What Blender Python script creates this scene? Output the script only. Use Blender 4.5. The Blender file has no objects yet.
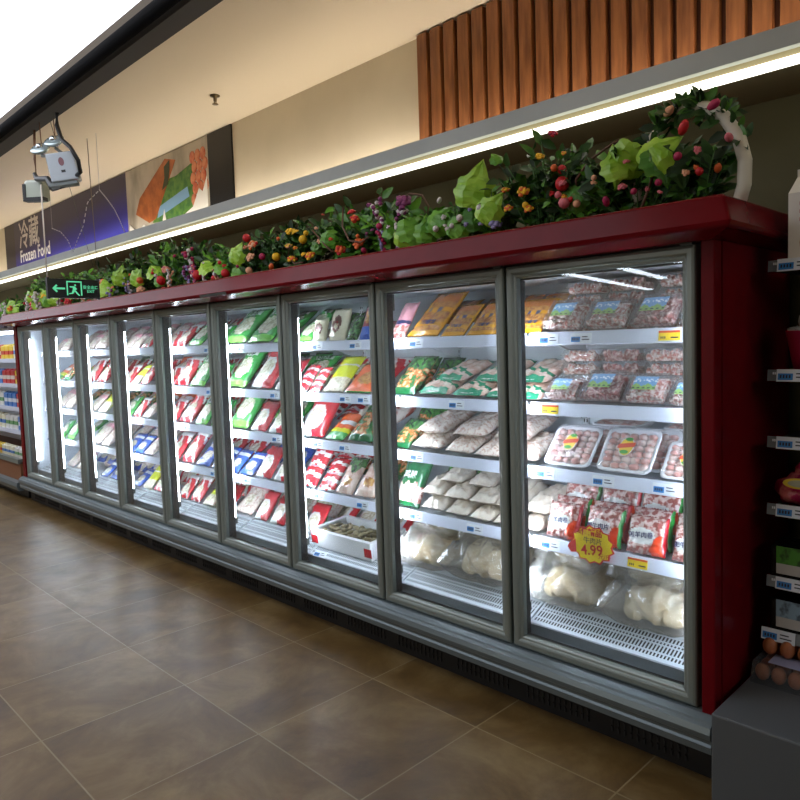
import bpy, bmesh, math, random
from mathutils import Vector, Matrix, noise
PI = math.pi
R_ = math.radians
col = bpy.context.scene.collection
scene = bpy.context.scene
rnd = random.Random(7)

# ------------------------------------------------------------------ materials
def lin(c):
    out = []
    for v in c:
        v = v / 255.0
        out.append(v / 12.92 if v <= 0.04045 else ((v + 0.055) / 1.055) ** 2.4)
    return tuple(out) + (1.0,)

MATS = {}
def mat(name, c, rough=0.5, metal=0.0, c2=None, scale=20, lo=0.4, hi=0.6, bump=0.0, bscale=30,
        coat=0.0, spec=0.5, coord='Object', tex='noise', trans=0.0, c3=None, stretch=None):
    if name in MATS: return MATS[name]
    m = bpy.data.materials.new(name); m.use_nodes = True
    nt = m.node_tree; b = nt.nodes['Principled BSDF']
    b.inputs['Base Color'].default_value = lin(c)
    b.inputs['Roughness'].default_value = rough
    b.inputs['Metallic'].default_value = metal
    b.inputs['Specular IOR Level'].default_value = spec
    b.inputs['Coat Weight'].default_value = coat
    b.inputs['Coat Roughness'].default_value = 0.12
    if trans: b.inputs['Transmission Weight'].default_value = trans
    tc = nt.nodes.new('ShaderNodeTexCoord')
    src = tc.outputs[coord]
    if stretch:
        mp = nt.nodes.new('ShaderNodeMapping'); mp.inputs['Scale'].default_value = stretch
        nt.links.new(src, mp.inputs['Vector']); src = mp.outputs['Vector']
    if c2:
        if tex == 'voronoi':
            n = nt.nodes.new('ShaderNodeTexVoronoi'); n.inputs['Scale'].default_value = scale; o = n.outputs['Distance']
        elif tex == 'wave':
            n = nt.nodes.new('ShaderNodeTexWave'); n.inputs['Scale'].default_value = scale
            n.inputs['Distortion'].default_value = 6; n.inputs['Detail'].default_value = 3; o = n.outputs['Fac']
        else:
            n = nt.nodes.new('ShaderNodeTexNoise'); n.inputs['Scale'].default_value = scale
            n.inputs['Detail'].default_value = 4; o = n.outputs['Fac']
        nt.links.new(src, n.inputs['Vector'])
        r = nt.nodes.new('ShaderNodeValToRGB')
        r.color_ramp.elements[0].position = lo; r.color_ramp.elements[0].color = lin(c)
        r.color_ramp.elements[1].position = hi; r.color_ramp.elements[1].color = lin(c2)
        if c3:
            e = r.color_ramp.elements.new(min(.98, hi + (hi - lo))); e.color = lin(c3)
        nt.links.new(o, r.inputs['Fac']); nt.links.new(r.outputs['Color'], b.inputs['Base Color'])
    if bump:
        n = nt.nodes.new('ShaderNodeTexNoise'); n.inputs['Scale'].default_value = bscale
        n.inputs['Detail'].default_value = 3
        nt.links.new(src, n.inputs['Vector'])
        bp = nt.nodes.new('ShaderNodeBump'); bp.inputs['Strength'].default_value = bump
        bp.inputs['Distance'].default_value = 0.01
        nt.links.new(n.outputs['Fac'], bp.inputs['Height']); nt.links.new(bp.outputs['Normal'], b.inputs['Normal'])
    MATS[name] = m
    return m

def emit(name, c, s):
    if name in MATS: return MATS[name]
    m = bpy.data.materials.new(name); m.use_nodes = True
    nt = m.node_tree; nt.nodes.remove(nt.nodes['Principled BSDF'])
    e = nt.nodes.new('ShaderNodeEmission'); e.inputs['Color'].default_value = lin(c); e.inputs['Strength'].default_value = s
    nt.links.new(e.outputs[0], nt.nodes['Material Output'].inputs['Surface'])
    MATS[name] = m
    return m

def film(name, tint, clear, rough=0.08, bump=0.0, bscale=40, body=(235, 238, 240), bodymix=0.15, fres=1.45):
    """thin clear sheet: transparent + fresnel gloss (+ a little milky diffuse)"""
    if name in MATS: return MATS[name]
    m = bpy.data.materials.new(name); m.use_nodes = True
    nt = m.node_tree; nt.nodes.remove(nt.nodes['Principled BSDF'])
    tr = nt.nodes.new('ShaderNodeBsdfTransparent'); tr.inputs[0].default_value = lin(tint)
    df = nt.nodes.new('ShaderNodeBsdfDiffuse'); df.inputs[0].default_value = lin(body)
    gl = nt.nodes.new('ShaderNodeBsdfGlossy'); gl.inputs['Roughness'].default_value = rough
    m1 = nt.nodes.new('ShaderNodeMixShader'); m1.inputs[0].default_value = bodymix
    nt.links.new(tr.outputs[0], m1.inputs[1]); nt.links.new(df.outputs[0], m1.inputs[2])
    fr = nt.nodes.new('ShaderNodeFresnel')
    ge = nt.nodes.new('ShaderNodeNewGeometry'); mi_ = nt.nodes.new('ShaderNodeMix'); mi_.data_type = 'FLOAT'   # same gloss on both sides of the sheet
    mi_.inputs[2].default_value = fres; mi_.inputs[3].default_value = 1 / fres
    nt.links.new(ge.outputs['Backfacing'], mi_.inputs[0]); nt.links.new(mi_.outputs[0], fr.inputs['IOR'])
    m2 = nt.nodes.new('ShaderNodeMixShader')
    nt.links.new(fr.outputs[0], m2.inputs[0]); nt.links.new(m1.outputs[0], m2.inputs[1]); nt.links.new(gl.outputs[0], m2.inputs[2])
    if bump:
        tc = nt.nodes.new('ShaderNodeTexCoord')
        n = nt.nodes.new('ShaderNodeTexNoise'); n.inputs['Scale'].default_value = bscale; n.inputs['Detail'].default_value = 3
        nt.links.new(tc.outputs['Object'], n.inputs['Vector'])
        bp = nt.nodes.new('ShaderNodeBump'); bp.inputs['Strength'].default_value = bump; bp.inputs['Distance'].default_value = 0.01
        nt.links.new(n.outputs['Fac'], bp.inputs['Height'])
        for s in (gl, df, fr): nt.links.new(bp.outputs['Normal'], s.inputs['Normal'])
    nt.links.new(m2.outputs[0], nt.nodes['Material Output'].inputs['Surface'])
    MATS[name] = m
    return m

# ------------------------------------------------------------------ mesh helpers
class MB:
    def __init__(s): s.v = []; s.f = []; s.m = []; s.sm = []
    def poly(s, pts, faces, mi=0, smooth=False):
        o = len(s.v); s.v += [tuple(p) for p in pts]
        for f in faces: s.f.append([o + i for i in f]); s.m.append(mi); s.sm.append(smooth)
        return s
    def box(s, x0, x1, y0, y1, z0, z1, mi=0, M=None):
        p = [Vector(q) for q in ((x0,y0,z0),(x1,y0,z0),(x1,y1,z0),(x0,y1,z0),(x0,y0,z1),(x1,y0,z1),(x1,y1,z1),(x0,y1,z1))]
        if M: p = [M @ q for q in p]
        return s.poly(p, [(0,3,2,1),(4,5,6,7),(0,1,5,4),(1,2,6,5),(2,3,7,6),(3,0,4,7)], mi)
    def prism_x(s, prof, x0, x1, mi=0, smooth=False):
        n = len(prof)
        p = [(x0, a, b) for a, b in prof] + [(x1, a, b) for a, b in prof]
        f = [(i, (i+1) % n, n + (i+1) % n, n + i) for i in range(n)]
        s.poly(p, f, mi, smooth); s.poly(p[:n], [tuple(range(n))[::-1]], mi); s.poly(p[n:], [tuple(range(n))], mi)
        return s
    def tube(s, path, r, n=8, mi=0, cap=True, up=(0, 0, 1)):
        path = [Vector(p) for p in path]; k = len(path)
        rr = r if isinstance(r, (list, tuple)) else [r] * k
        up = Vector(up); rings = []
        for i, p in enumerate(path):
            t = (path[min(i+1, k-1)] - path[max(i-1, 0)]).normalized()
            a = t.cross(up)
            if a.length < 1e-3: a = t.cross(Vector((1, 0, 0)))
            a.normalize(); b = t.cross(a).normalized()
            rings += [p + (a * math.cos(2*PI*j/n) + b * math.sin(2*PI*j/n)) * rr[i] for j in range(n)]
        f = [(i*n+j, i*n+(j+1) % n, (i+1)*n+(j+1) % n, (i+1)*n+j) for i in range(k-1) for j in range(n)]
        s.poly(rings, f, mi, True)
        if cap:
            s.poly(rings[:n], [tuple(range(n))[::-1]], mi); s.poly(rings[-n:], [tuple(range(n))], mi)
        return s
    def lathe(s, prof, n=20, mi=0, M=None, smooth=True):
        k = len(prof); p = []
        for r, z in prof:
            p += [Vector((r*math.cos(2*PI*j/n), r*math.sin(2*PI*j/n), z)) for j in range(n)]
        if M: p = [M @ q for q in p]
        f = [(i*n+j, i*n+(j+1) % n, (i+1)*n+(j+1) % n, (i+1)*n+j) for i in range(k-1) for j in range(n)]
        return s.poly(p, f, mi, smooth)
    def ball(s, c, r, n=8, mi=0, sq=(1, 1, 1), jit=0.0, seed=0):
        c = Vector(c); p = []; k = n // 2 + 1
        for i in range(k):
            a = PI * i / (k - 1)
            for j in range(n):
                b = 2 * PI * j / n
                d = Vector((math.sin(a)*math.cos(b)*sq[0], math.sin(a)*math.sin(b)*sq[1], math.cos(a)*sq[2]))
                if jit: d *= 1 + jit * noise.noise(d * 2.3 + Vector((seed, seed*.7, 0)))
                p.append(c + d * r)
        f = [(i*n+j, (i+1)*n+j, (i+1)*n+(j+1) % n, i*n+(j+1) % n) for i in range(k-1) for j in range(n)]
        return s.poly(p, f, mi, True)
    def mesh(s, name, mats):
        me = bpy.data.meshes.new(name); me.from_pydata(s.v, [], s.f)
        for m in (mats if isinstance(mats, (list, tuple)) else [mats]): me.materials.append(m)
        me.polygons.foreach_set('material_index', s.m)
        me.polygons.foreach_set('use_smooth', s.sm)
        bm = bmesh.new(); bm.from_mesh(me)
        bmesh.ops.remove_doubles(bm, verts=bm.verts, dist=1e-6)
        bmesh.ops.recalc_face_normals(bm, faces=bm.faces)
        bm.to_mesh(me); bm.free(); me.update()
        return me
    def build(s, name, mats, parent=None, loc=None):
        return link(name, s.mesh(name, mats), parent, loc)

def link(name, me, parent=None, loc=None):
    o = bpy.data.objects.new(name, me); col.objects.link(o)
    if parent: o.parent = parent
    if loc: o.location = loc
    return o
def tag(o, label=None, cat=None, group=None, kind=None):
    if label: o['label'] = label
    if cat: o['category'] = cat
    if group: o['group'] = group
    if kind: o['kind'] = kind
    return o
def empty(name, loc=(0, 0, 0), label=None, cat=None, group=None, rot=(0, 0, 0)):
    o = bpy.data.objects.new(name, None); col.objects.link(o); o.location = loc; o.rotation_euler = rot
    o.empty_display_size = .05
    return tag(o, label, cat, group)
KIDS = {}
def copy_tree(o, parent=None):
    c = o.copy(); col.objects.link(c); c.parent = parent
    for ch in list(o.children): copy_tree(ch, c)
    return c
def bevel(o, w=.003, seg=2):
    m = o.modifiers.new('bevel', 'BEVEL'); m.width = w; m.segments = seg; m.limit_method = 'ANGLE'; m.angle_limit = R_(40)
    return o
TXT = {}
def text_mesh(body, size, m, extrude=0.0004, bold=0.0, align='CENTER', shear=0.0):
    key = (body, size, m.name, extrude, bold, align, shear)
    if key in TXT: return TXT[key]
    cu = bpy.data.curves.new('lettering', 'FONT'); cu.body = body; cu.size = size; cu.extrude = extrude
    cu.align_x = align; cu.align_y = 'CENTER'; cu.offset = bold; cu.resolution_u = 2; cu.shear = shear
    o = bpy.data.objects.new('lettering', cu); col.objects.link(o)
    dg = bpy.context.evaluated_depsgraph_get()
    me = bpy.data.meshes.new_from_object(o.evaluated_get(dg)); me.name = 'lettering'
    me.materials.clear(); me.materials.append(m)
    bpy.data.objects.remove(o); bpy.data.curves.remove(cu)
    TXT[key] = me
    return me
def text(body, size, m, parent, M, name='lettering', **k):
    o = link(name, text_mesh(body, size, m, **k), parent); o.matrix_local = M
    return o
FRONT = Matrix.Rotation(PI/2, 4, 'X')      # text standing up, facing -y

# ------------------------------------------------------------------ camera
F_PX, YAW, PITCH, ROLL = 705.3086, 0.7946300, -0.0714418, -0.0327037
cam = bpy.data.cameras.new('camera'); co = bpy.data.objects.new('camera', cam); col.objects.link(co)
cam.sensor_width = 36; cam.lens = F_PX / 800 * 36; cam.shift_y = -7 / 800; cam.clip_start = .02; cam.clip_end = 100
co.matrix_world = Matrix.Translation((0.966974, -2.323318, 1.542418)) @ Matrix.Rotation(YAW, 4, 'Z') @ Matrix.Rotation(PI/2 + PITCH, 4, 'X') @ Matrix.Rotation(ROLL, 4, 'Z')
scene.camera = co

# ------------------------------------------------------------------ common materials
M_alu = mat('brushed_aluminium', (132, 140, 134), .36, .35)
M_alu_d = mat('dark_aluminium', (96, 101, 99), .4, .6)
M_black = mat('black_plastic', (14, 15, 16), .45)
M_blackm = mat('black_metal', (20, 21, 23), .35, .3)
M_red = mat('dark_red_lacquer', (108, 15, 22), .22, 0, spec=.08, c2=(100, 13, 20), scale=6)
M_white = mat('white_enamel', (222, 228, 236), .35)
M_rail = mat('price_rail_plastic', (214, 222, 240), .25, coat=.3)
M_glass = film('door_glass', (246, 250, 249), 1, .01, bodymix=.015, fres=1.42)
M_tube = emit('cold_led', (230, 236, 252), 72.0)
M_tagw = mat('tag_white', (225, 232, 240), .4)
M_tagb = mat('tag_blue', (40, 130, 205), .4)
M_tagy = mat('tag_yellow', (238, 208, 30), .4)
M_ink = mat('ink', (25, 32, 60), .5)

# dim light of the rest of the store
wd = bpy.data.worlds.new('store_light'); scene.world = wd; wd.use_nodes = True
wd.node_tree.nodes['Background'].inputs[0].default_value = lin((255, 243, 226)); wd.node_tree.nodes['Background'].inputs[1].default_value = 1.05
scene.view_settings.view_transform = 'Standard'; scene.view_settings.look = 'None'; scene.view_settings.gamma = 1
scene.view_settings.exposure = 0.0
# ================================================================== SETTING
def struct(o, lab=None):
    o['kind'] = 'structure'
    if lab: o['label'] = lab
    return o
# floor
fm = bpy.data.materials.new('stone_tile'); fm.use_nodes = True
nt = fm.node_tree; b = nt.nodes['Principled BSDF']
tc = nt.nodes.new('ShaderNodeTexCoord'); mp = nt.nodes.new('ShaderNodeMapping')
mp.inputs['Location'].default_value = (3.84 + .61*30, .855 + .62*60, 0)
nt.links.new(tc.outputs['Object'], mp.inputs['Vector'])
br = nt.nodes.new('ShaderNodeTexBrick'); br.offset = 0; br.squash = 1
br.inputs['Scale'].default_value = 1; br.inputs['Brick Width'].default_value = .61; br.inputs['Row Height'].default_value = .62
br.inputs['Mortar Size'].default_value = .0035; br.inputs['Mortar Smooth'].default_value = .3
br.inputs['Color1'].default_value = (0, 0, 0, 1); br.inputs['Color2'].default_value = (1, 1, 1, 1); br.inputs['Mortar'].default_value = (.5, .5, .5, 1)
nt.links.new(mp.outputs[0], br.inputs['Vector'])
n1 = nt.nodes.new('ShaderNodeTexNoise'); n1.inputs['Scale'].default_value = 2.6; n1.inputs['Detail'].default_value = 6; n1.inputs['Roughness'].default_value = .7; n1.inputs['Distortion'].default_value = .6
n1.noise_dimensions = '4D'
nt.links.new(mp.outputs[0], n1.inputs['Vector']); 
sep = nt.nodes.new('ShaderNodeSeparateColor'); nt.links.new(br.outputs['Color'], sep.inputs[0])
mu = nt.nodes.new('ShaderNodeMath'); mu.operation = 'MULTIPLY'; mu.inputs[1].default_value = 7; nt.links.new(sep.outputs[0], mu.inputs[0]); nt.links.new(mu.outputs[0], n1.inputs['W'])
rp = nt.nodes.new('ShaderNodeValToRGB'); E = rp.color_ramp.elements
E[0].position = .3; E[0].color = lin((66, 48, 24)); E[1].position = .72; E[1].color = lin((126, 106, 70))
e = E.new(.5); e.color = lin((96, 74, 40))
nt.links.new(n1.outputs['Fac'], rp.inputs['Fac'])
mx = nt.nodes.new('ShaderNodeMix'); mx.data_type = 'RGBA'; nt.links.new(br.outputs['Fac'], mx.inputs[0])
nt.links.new(rp.outputs['Color'], mx.inputs[6]); mx.inputs[7].default_value = lin((124, 110, 80))
nt.links.new(mx.outputs[2], b.inputs['Base Color'])
b.inputs['Roughness'].default_value = .33; b.inputs['Specular IOR Level'].default_value = .4
n2 = nt.nodes.new('ShaderNodeTexNoise'); n2.inputs['Scale'].default_value = 5; n2.inputs['Detail'].default_value = 5
nt.links.new(tc.outputs['Object'], n2.inputs['Vector'])
mr = nt.nodes.new('ShaderNodeMapRange'); mr.inputs['To Min'].default_value = .24; mr.inputs['To Max'].default_value = .5
nt.links.new(n2.outputs['Fac'], mr.inputs['Value']); nt.links.new(mr.outputs[0], b.inputs['Roughness'])
bp = nt.nodes.new('ShaderNodeBump'); bp.inputs['Strength'].default_value = .25; bp.inputs['Distance'].default_value = .004
ad = nt.nodes.new('ShaderNodeMath'); ad.operation = 'SUBTRACT'; nt.links.new(n2.outputs['Fac'], ad.inputs[0]); nt.links.new(br.outputs['Fac'], ad.inputs[1])
nt.links.new(ad.outputs[0], bp.inputs['Height']); nt.links.new(bp.outputs['Normal'], b.inputs['Normal'])
X0, X1, YF, YB, ZC = -14.0, 7.0, -21.0, .85, 3.35
struct(MB().box(X0, X1, YF, YB, -.08, 0).build('floor', fm))

M_wall = mat('cream_paint', (216, 206, 186), .8, c2=(210, 200, 180), scale=2)
M_wall_low = mat('olive_grey_paint', (110, 104, 76), .85, c2=(104, 98, 70), scale=2)
M_ceil = mat('ceiling_paint', (228, 216, 198), .85)
w = MB().box(X0, X1, YB, YB + .1, 2.5, ZC + .1, 0).box(X0, X1, YB, YB + .1, 0, 2.5, 1)
struct(w.build('wall_back', [M_wall, M_wall_low]))
struct(MB().box(X1, X1 + .1, YF, YB, 0, ZC + .1).build('wall_right', mat('dim_wall_paint', (170, 160, 146), .9)))
struct(MB().box(X0 - .1, X0, YF, YB, 0, ZC + .1).build('wall_left', mat('dim_wall_paint', (170, 160, 146), .9)))
struct(MB().box(X0, X1, YF, YB, ZC, ZC + .1).build('ceiling', M_ceil))

# bulkhead soffit with grey fascia above the freezer
M_fas = mat('grey_fascia_paint', (184, 190, 186), .45, c2=(176, 182, 178), scale=3)
M_sof = mat('soffit_brown', (176, 164, 128), .8)
fas = MB()
fas.box(X0, X1, .30, .335, 2.476, 2.548, 0)
fas.box(X0, X1, .335, YB, 2.476, 2.545, 1)
fas.box(X0, X1, .335, .36, 2.455, 2.476, 1)
struct(fas.build('trim_1', [M_fas, M_sof]), 'long grey fascia and soffit above the freezer')
led = empty('led_strip_light', (0, .318, 2.438), 'long white glowing light strip under the grey fascia', 'light')
MB().box(X0, X1, -.004, .018, -.016, .010).build('diffuser', emit('warm_led_strip', (255, 250, 232), 3.6), led)
up = empty('cove_light', (0, .70, 2.545), 'hidden warm cove light washing the cream wall above the fascia', 'light')
MB().box(X0, X1, -.03, .03, 0.005, .02).build('diffuser', emit('cove_led', (255, 242, 220), 15), up)

# dark beam and luminous ceiling panel, upper left
M_beam = mat('beam_dark_brown', (62, 54, 44), .7)
bm_ = MB().box(X0, -1.0, -.76, -.66, 3.0, ZC, 0)
struct(bm_.build('trim_2', M_beam), 'dark brown ceiling beam')
trk = MB().tube([(X0, -.80, 3.035), (-1.0, -.80, 3.035)], .032, 14)
tag(trk.build('lighting_duct', mat('matt_black', (12, 12, 13), .8, spec=.1)), 'black round duct running along the dark ceiling beam', 'duct')
lb = empty('ceiling_light_box', (0, 0, 3.10), 'wide glowing white ceiling panel beside the dark beam', 'light')
MB().box(X0 + .2, -1.0, -2.7, -.84, -.02, .03).build('diffuser', emit('panel_glow', (240, 244, 255), 3.2), lb)
MB().box(X0 + .2, -1.0, -2.72, -2.70, -.03, .06).build('frame', M_black, lb)

# linear lamps: one added fill at right, three deeper ones reflected in door glass
M_lin = emit('linear_lamp', (235, 244, 255), 24)
for k, (a, c_, lab) in enumerate([((4.3, -3.2), (4.3, -.2), 'added white fill lamp hanging over the aisle right of the shelf unit'),  # added fill lamp, brightens the freezer's right side panel
                        ((-5.3, -12.2), (-6.25, -10.4), 'white linear lamp hanging far behind the camera, nearest of the three'),
                        ((-6.4, -10.7), (-7.5, -15.8), 'white linear lamp hanging far behind the camera, middle of the three'),
                        ((-7.9, -11.3), (-9.9, -20.0), 'white linear lamp hanging far behind the camera, deepest of the three')]):
    ln = empty('linear_lamp', ((a[0]+c_[0])/2, (a[1]+c_[1])/2, 3.0), lab, 'lamp', 'linear lamps over the aisles')
    d = Vector((c_[0]-a[0], c_[1]-a[1], 0)); L = d.length; ln.rotation_euler = (0, 0, math.atan2(d.y, d.x))
    MB().box(-L/2, L/2, -.11, .11, 0, .02).build('diffuser', M_lin, ln)
    MB().box(-L/2, L/2, -.12, .12, .02, .06).build('housing', M_white, ln)
    MB().tube([(-L/2+.3, 0, .06), (-L/2+.3, 0, .35)], .004, 6).build('cable', M_black, ln)
    MB().tube([(L/2-.3, 0, .06), (L/2-.3, 0, .35)], .004, 6).build('cable', M_black, ln)

# black wall strip, banner, wooden slats
tag(MB().box(-4.475, -4.10, .835, .849, 2.51, 3.345).build('wall_strip', M_blackm), 'black vertical strip on the wall right of the banner', 'wall panel')
sl = empty('slat_wall_panel', (-1.985, .80, 2.51), 'orange brown wooden slat panel on the wall above the fascia', 'wall panel')
M_wood = mat('slat_wood', (158, 100, 56), .45, c2=(112, 64, 32), scale=5, lo=.35, hi=.7, stretch=(6, 6, .7), bump=.1, bscale=40)
M_woodd = mat('slat_backing', (70, 34, 15), .7)
MB().box(0, 4.2, .035, .049, 0, .83).build('backing', M_woodd, sl)
for k in range(40):
    bevel(MB().box(k*.104 + .004, k*.104 + .080, 0, .036, 0, .83).build('slat', M_wood, sl), .004)

ban = empty('banner', (-10.125, .835, 2.51), 'long dark blue Frozen Food banner with food picture on the wall', 'sign')
BW, BH = 10.125 - 4.475, .83
gm = bpy.data.materials.new('banner_print'); gm.use_nodes = True
nt = gm.node_tree; b = nt.nodes['Principled BSDF']; b.inputs['Roughness'].default_value = .45
tc = nt.nodes.new('ShaderNodeTexCoord'); sx = nt.nodes.new('ShaderNodeSeparateXYZ'); nt.links.new(tc.outputs['Object'], sx.inputs[0])
a1 = nt.nodes.new('ShaderNodeMath'); a1.operation = 'MULTIPLY_ADD'; a1.inputs[1].default_value = -.075; nt.links.new(sx.outputs[0], a1.inputs[0]); nt.links.new(sx.outputs[2], a1.inputs[2])
r = nt.nodes.new('ShaderNodeValToRGB'); E = r.color_ramp.elements
E[0].position = 0.0; E[0].color = lin((60, 62, 190)); E[1].position = .42; E[1].color = lin((46, 38, 70)); e = E.new(.14); e.color = lin((42, 36, 140))
nt.links.new(a1.outputs[0], r.inputs['Fac']); nt.links.new(r.outputs['Color'], b.inputs['Base Color'])
MB().box(.42, BW - 1.62, 0, .013, 0, BH).build('blue_panel', gm, ban)
MB().box(0, .42, 0, .013, 0, BH).build('dark_panel', mat('banner_dark', (52, 46, 52), .5), ban)
fc = mat('banner_drape', (196, 188, 176), .5, c2=(140, 132, 120), scale=3.2, lo=.45, hi=.7, stretch=(1, 1, .5), c3=(215, 210, 202))
pic = MB().box(BW - 1.62, BW, 0, .013, 0, BH).build('food_picture', fc, ban)
def flat(name, pts, m, parent, y, th=.002):
    n = len(pts)
    v = [(x, y, z) for x, z in pts] + [(x, y + th, z) for x, z in pts]
    return MB().poly(v, [tuple(range(n))] + [tuple(range(n, 2*n))[::-1]] + [(i, (i+1) % n, n+(i+1) % n, n+i) for i in range(n)]).build(name, m, parent)
px0 = BW - 1.62
flat('green_print', [(px0+.55, .25), (px0+1.36, .2), (px0+1.36, .66), (px0+1.05, .60), (px0+.8, .6)], mat('print_green', (52, 110, 50), .5, c2=(96, 140, 60), scale=14), pic, -.003)
flat('blue_print', [(px0+.65, .28), (px0+1.28, .38), (px0+1.25, .47), (px0+.7, .38)], mat('print_sky', (130, 175, 215), .5), pic, -.0045)
flat('board_print', [(px0+.20, .38), (px0+.30, .52), (px0+.86, .79), (px0+1.06, .74), (px0+.62, .28), (px0+.48, .26)], mat('print_orange_wood', (190, 108, 52), .5, c2=(160, 84, 38), scale=9), pic, -.006)
flat('fish_print', [(px0+.78, .52), (px0+.84, .62), (px0+.84, .72), (px0+.95, .76), (px0+.94, .66), (px0+.90, .55)], mat('print_dark_green', (52, 62, 34), .5), pic, -.0085)
spl = [(px0, 0), (px0+1.6, 0), (px0+1.6, .5), (px0+1.52, .38), (px0+1.46, .42), (px0+1.34, .28), (px0+1.12, .22), (px0+.84, .2), (px0+.80, .34), (px0+.75, .22), (px0+.5, .2), (px0+.36, .26), (px0+.22, .2), (px0+.05, .3)]
flat('splash_print', spl, mat('print_milk', (232, 232, 230), .5), pic, -.0085)
eg = MB()
for i in range(15):
    a, q = i % 3, i // 3
    eg.ball((px0 + 1.36 + a*.09 + (q % 2)*.03, -.004,   .34 + q*.09), .05, 10, 0, (1, .06, 1.1))
eg.build('egg_print', mat('print_egg', (190, 86, 60), .5, c2=(214, 140, 104), scale=12), pic)
M_let = mat('banner_letter_white', (214, 208, 206), .5)
text('冷藏', .40, M_let, ban, Matrix.Translation((1.02, -.003, .60)) @ FRONT, bold=.004)
text('Frozen Food', .225, mat('banner_letter_pure', (235, 235, 240), .5), ban, Matrix.Translation((1.20, -.003, .345)) @ FRONT, bold=.004)

# sprinkler on the ceiling
sp = empty('fire_sprinkler', (-3.62, .42, ZC), 'small brass fire sprinkler on the cream ceiling', 'sprinkler')
MB().lathe([(0, 0), (.035, 0), (.035, -.008), (.012, -.012), (.012, -.04), (0, -.04)], 14).build('base', mat('brass', (120, 105, 80), .35, .8), sp)
MB().lathe([(.0, -.06), (.022, -.06), (.022, -.064), (0, -.064)], 12).box(-.012, -.008, -.003, .003, -.06, -.04).box(.008, .012, -.003, .003, -.06, -.04).build('deflector', mat('brass', (120, 105, 80), .35, .8), sp)

# ================================================================== FREEZER
W = .78; ND = 9; XL = -W * ND                     # -7.02
ZT, ZB = 1.831, .2645
SH = [1.56, 1.27, .998, .697]; DECK = .385
fz = empty('display_freezer', (0, 0, 0), 'long dark red supermarket display freezer with nine grey framed glass doors', 'freezer')
# cornice: profile swept along front and round both ends
CP = [(-.035, 1.966), (.0, 1.960), (.030, 1.876), (.024, 1.858), (-.06, 1.836), (-.10, 1.836), (-.10, 1.95)]   # (outwards, z)
path = [(-7.13, .74), (-7.13, -.095), (.12, -.095), (.12, .74)]
cb = MB()
n = len(CP)
def cpt(i, o, z):
    x, y = path[i]
    sx = -1 if x < -3 else 1
    return (x + sx*o, y - o if i in (1, 2) else y, z)
pts = [cpt(i, o, z) for i in range(4) for o, z in CP]
cb.poly(pts, [(i*n+j, i*n+(j+1) % n, (i+1)*n+(j+1) % n, (i+1)*n+j) for i in range(3) for j in range(n)] + [tuple(range(n)), tuple(range(3*n, 4*n))])
cb.box(-7.06, .04, -.03, .72, 1.9, 1.955)
o = cb.build('cornice', M_red, fz); bevel(o, .009, 4)
MB().prism_x([(-.128, 1.872), (-.122, 1.868), (-.118, 1.856), (-.124, 1.856)], -3.0, -2.7).build('cornice_clip', M_alu_d, fz)
# end posts and side panels
rp_ = MB().box(.014, .058, -.006, .05, .12, 1.845); bevel(rp_.build('end_post', M_red, fz), .004)
rp_ = MB().box(XL-.10, XL-.014, -.006, .05, .12, 1.845); bevel(rp_.build('end_post', M_red, fz), .004)
MB().box(.036, .062, .052, .72, .1, 1.9).build('side_panel', M_red, fz)
MB().box(XL-.10, XL-.05, .052, .72, .1, 1.9).build('side_panel', M_red, fz)
# inner case shell
sh = MB()
sh.box(XL-.05, .036, .62, .72, .1, 1.9)
sh.box(XL-.05, .036, .07, .62, 1.84, 1.90)
sh.box(XL-.05, .036, .04, .62, .14, .25)
sh.box(.0, .036, .07, .62, .25, 1.84).box(XL-.05, XL-.01, .07, .62, .25, 1.84)
sh.build('inner_case', mat('case_white', (212, 220, 228), .4), fz)
# face frame behind the doors
ff = MB()
ff.box(XL-.014, .014, .052, .072, ZT-.02, 1.86).box(XL-.014, .014, .052, .072, .24, ZB+.03, 1)
for k in range(ND + 1):
    ff.box(-W*k-.028, -W*k+.028, .052, .100, ZB+.03, ZT-.02)
ff.build('face_frame', [M_black, M_alu_d], fz)
# top air outlet (honeycomb strip)
for k in range(ND):
    a = -W*(k+1) + .01; ao = MB().box(a, a + W - .02, .10, .25, 1.795, 1.815)
    for j in range(18):
        ao.box(a + .03 + j*.04, a + .052 + j*.04, .145, .152, 1.790, 1.797, 1)
    ao.box(a, a + W - .02, .25, .62, 1.80, 1.82)
    ao.build('air_outlet', [M_white, M_blackm], fz)
# lamps behind each mullion
for k in range(ND + 1):
    x = -W*k
    t = MB()
    if k == 0: t.box(x-.028, x-.012, .102, .118, .42, 1.70)
    elif k == ND: t.box(x+.012, x+.020, .102, .118, .42, 1.70)
    else: t.box(x-.008, x+.008, .102, .118, .42, 1.70)
    t.build('led_tube', M_tube, fz)
    xa, xb = (x-.03, x) if k == 0 else ((x, x+.03) if k == ND else (x-.018, x+.018))
    for za, zb in ((1.70, 1.78), (.38, .42)): MB().box(xa, xb, .101, .122, za, zb).build('tube_holder', M_alu_d, fz)
# bumper rail and kick plate
bu = [(.03, .262), (-.012, .262), (-.034, .25), (-.038, .243), (-.050, .236), (-.056, .215), (-.050, .196), (-.042, .19), (-.040, .176), (-.046, .168), (-.040, .142), (-.020, .130), (.03, .130)]
MB().prism_x(bu, XL-.12, .06, 0).build('bumper_rail', mat('bumper_grey', (116, 128, 132), .32, .45), fz)
kp = MB().box(XL-.10, .05, .055, .075, 0.0, .135, 0)
kp.build('kick_plate', mat('kick_black', (17, 18, 20), .45), fz)
for k in range(18):
    a = -.05 - k*.39; vg = MB()
    for row in range(3):
        for j in range(12):
            vg.box(a-.02-j*.026, a-.012-j*.026, .050, .056, .03+row*.028, .05+row*.028)
    vg.build('vent_grille', mat('vent_dark', (36, 38, 42), .4), fz)

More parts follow.
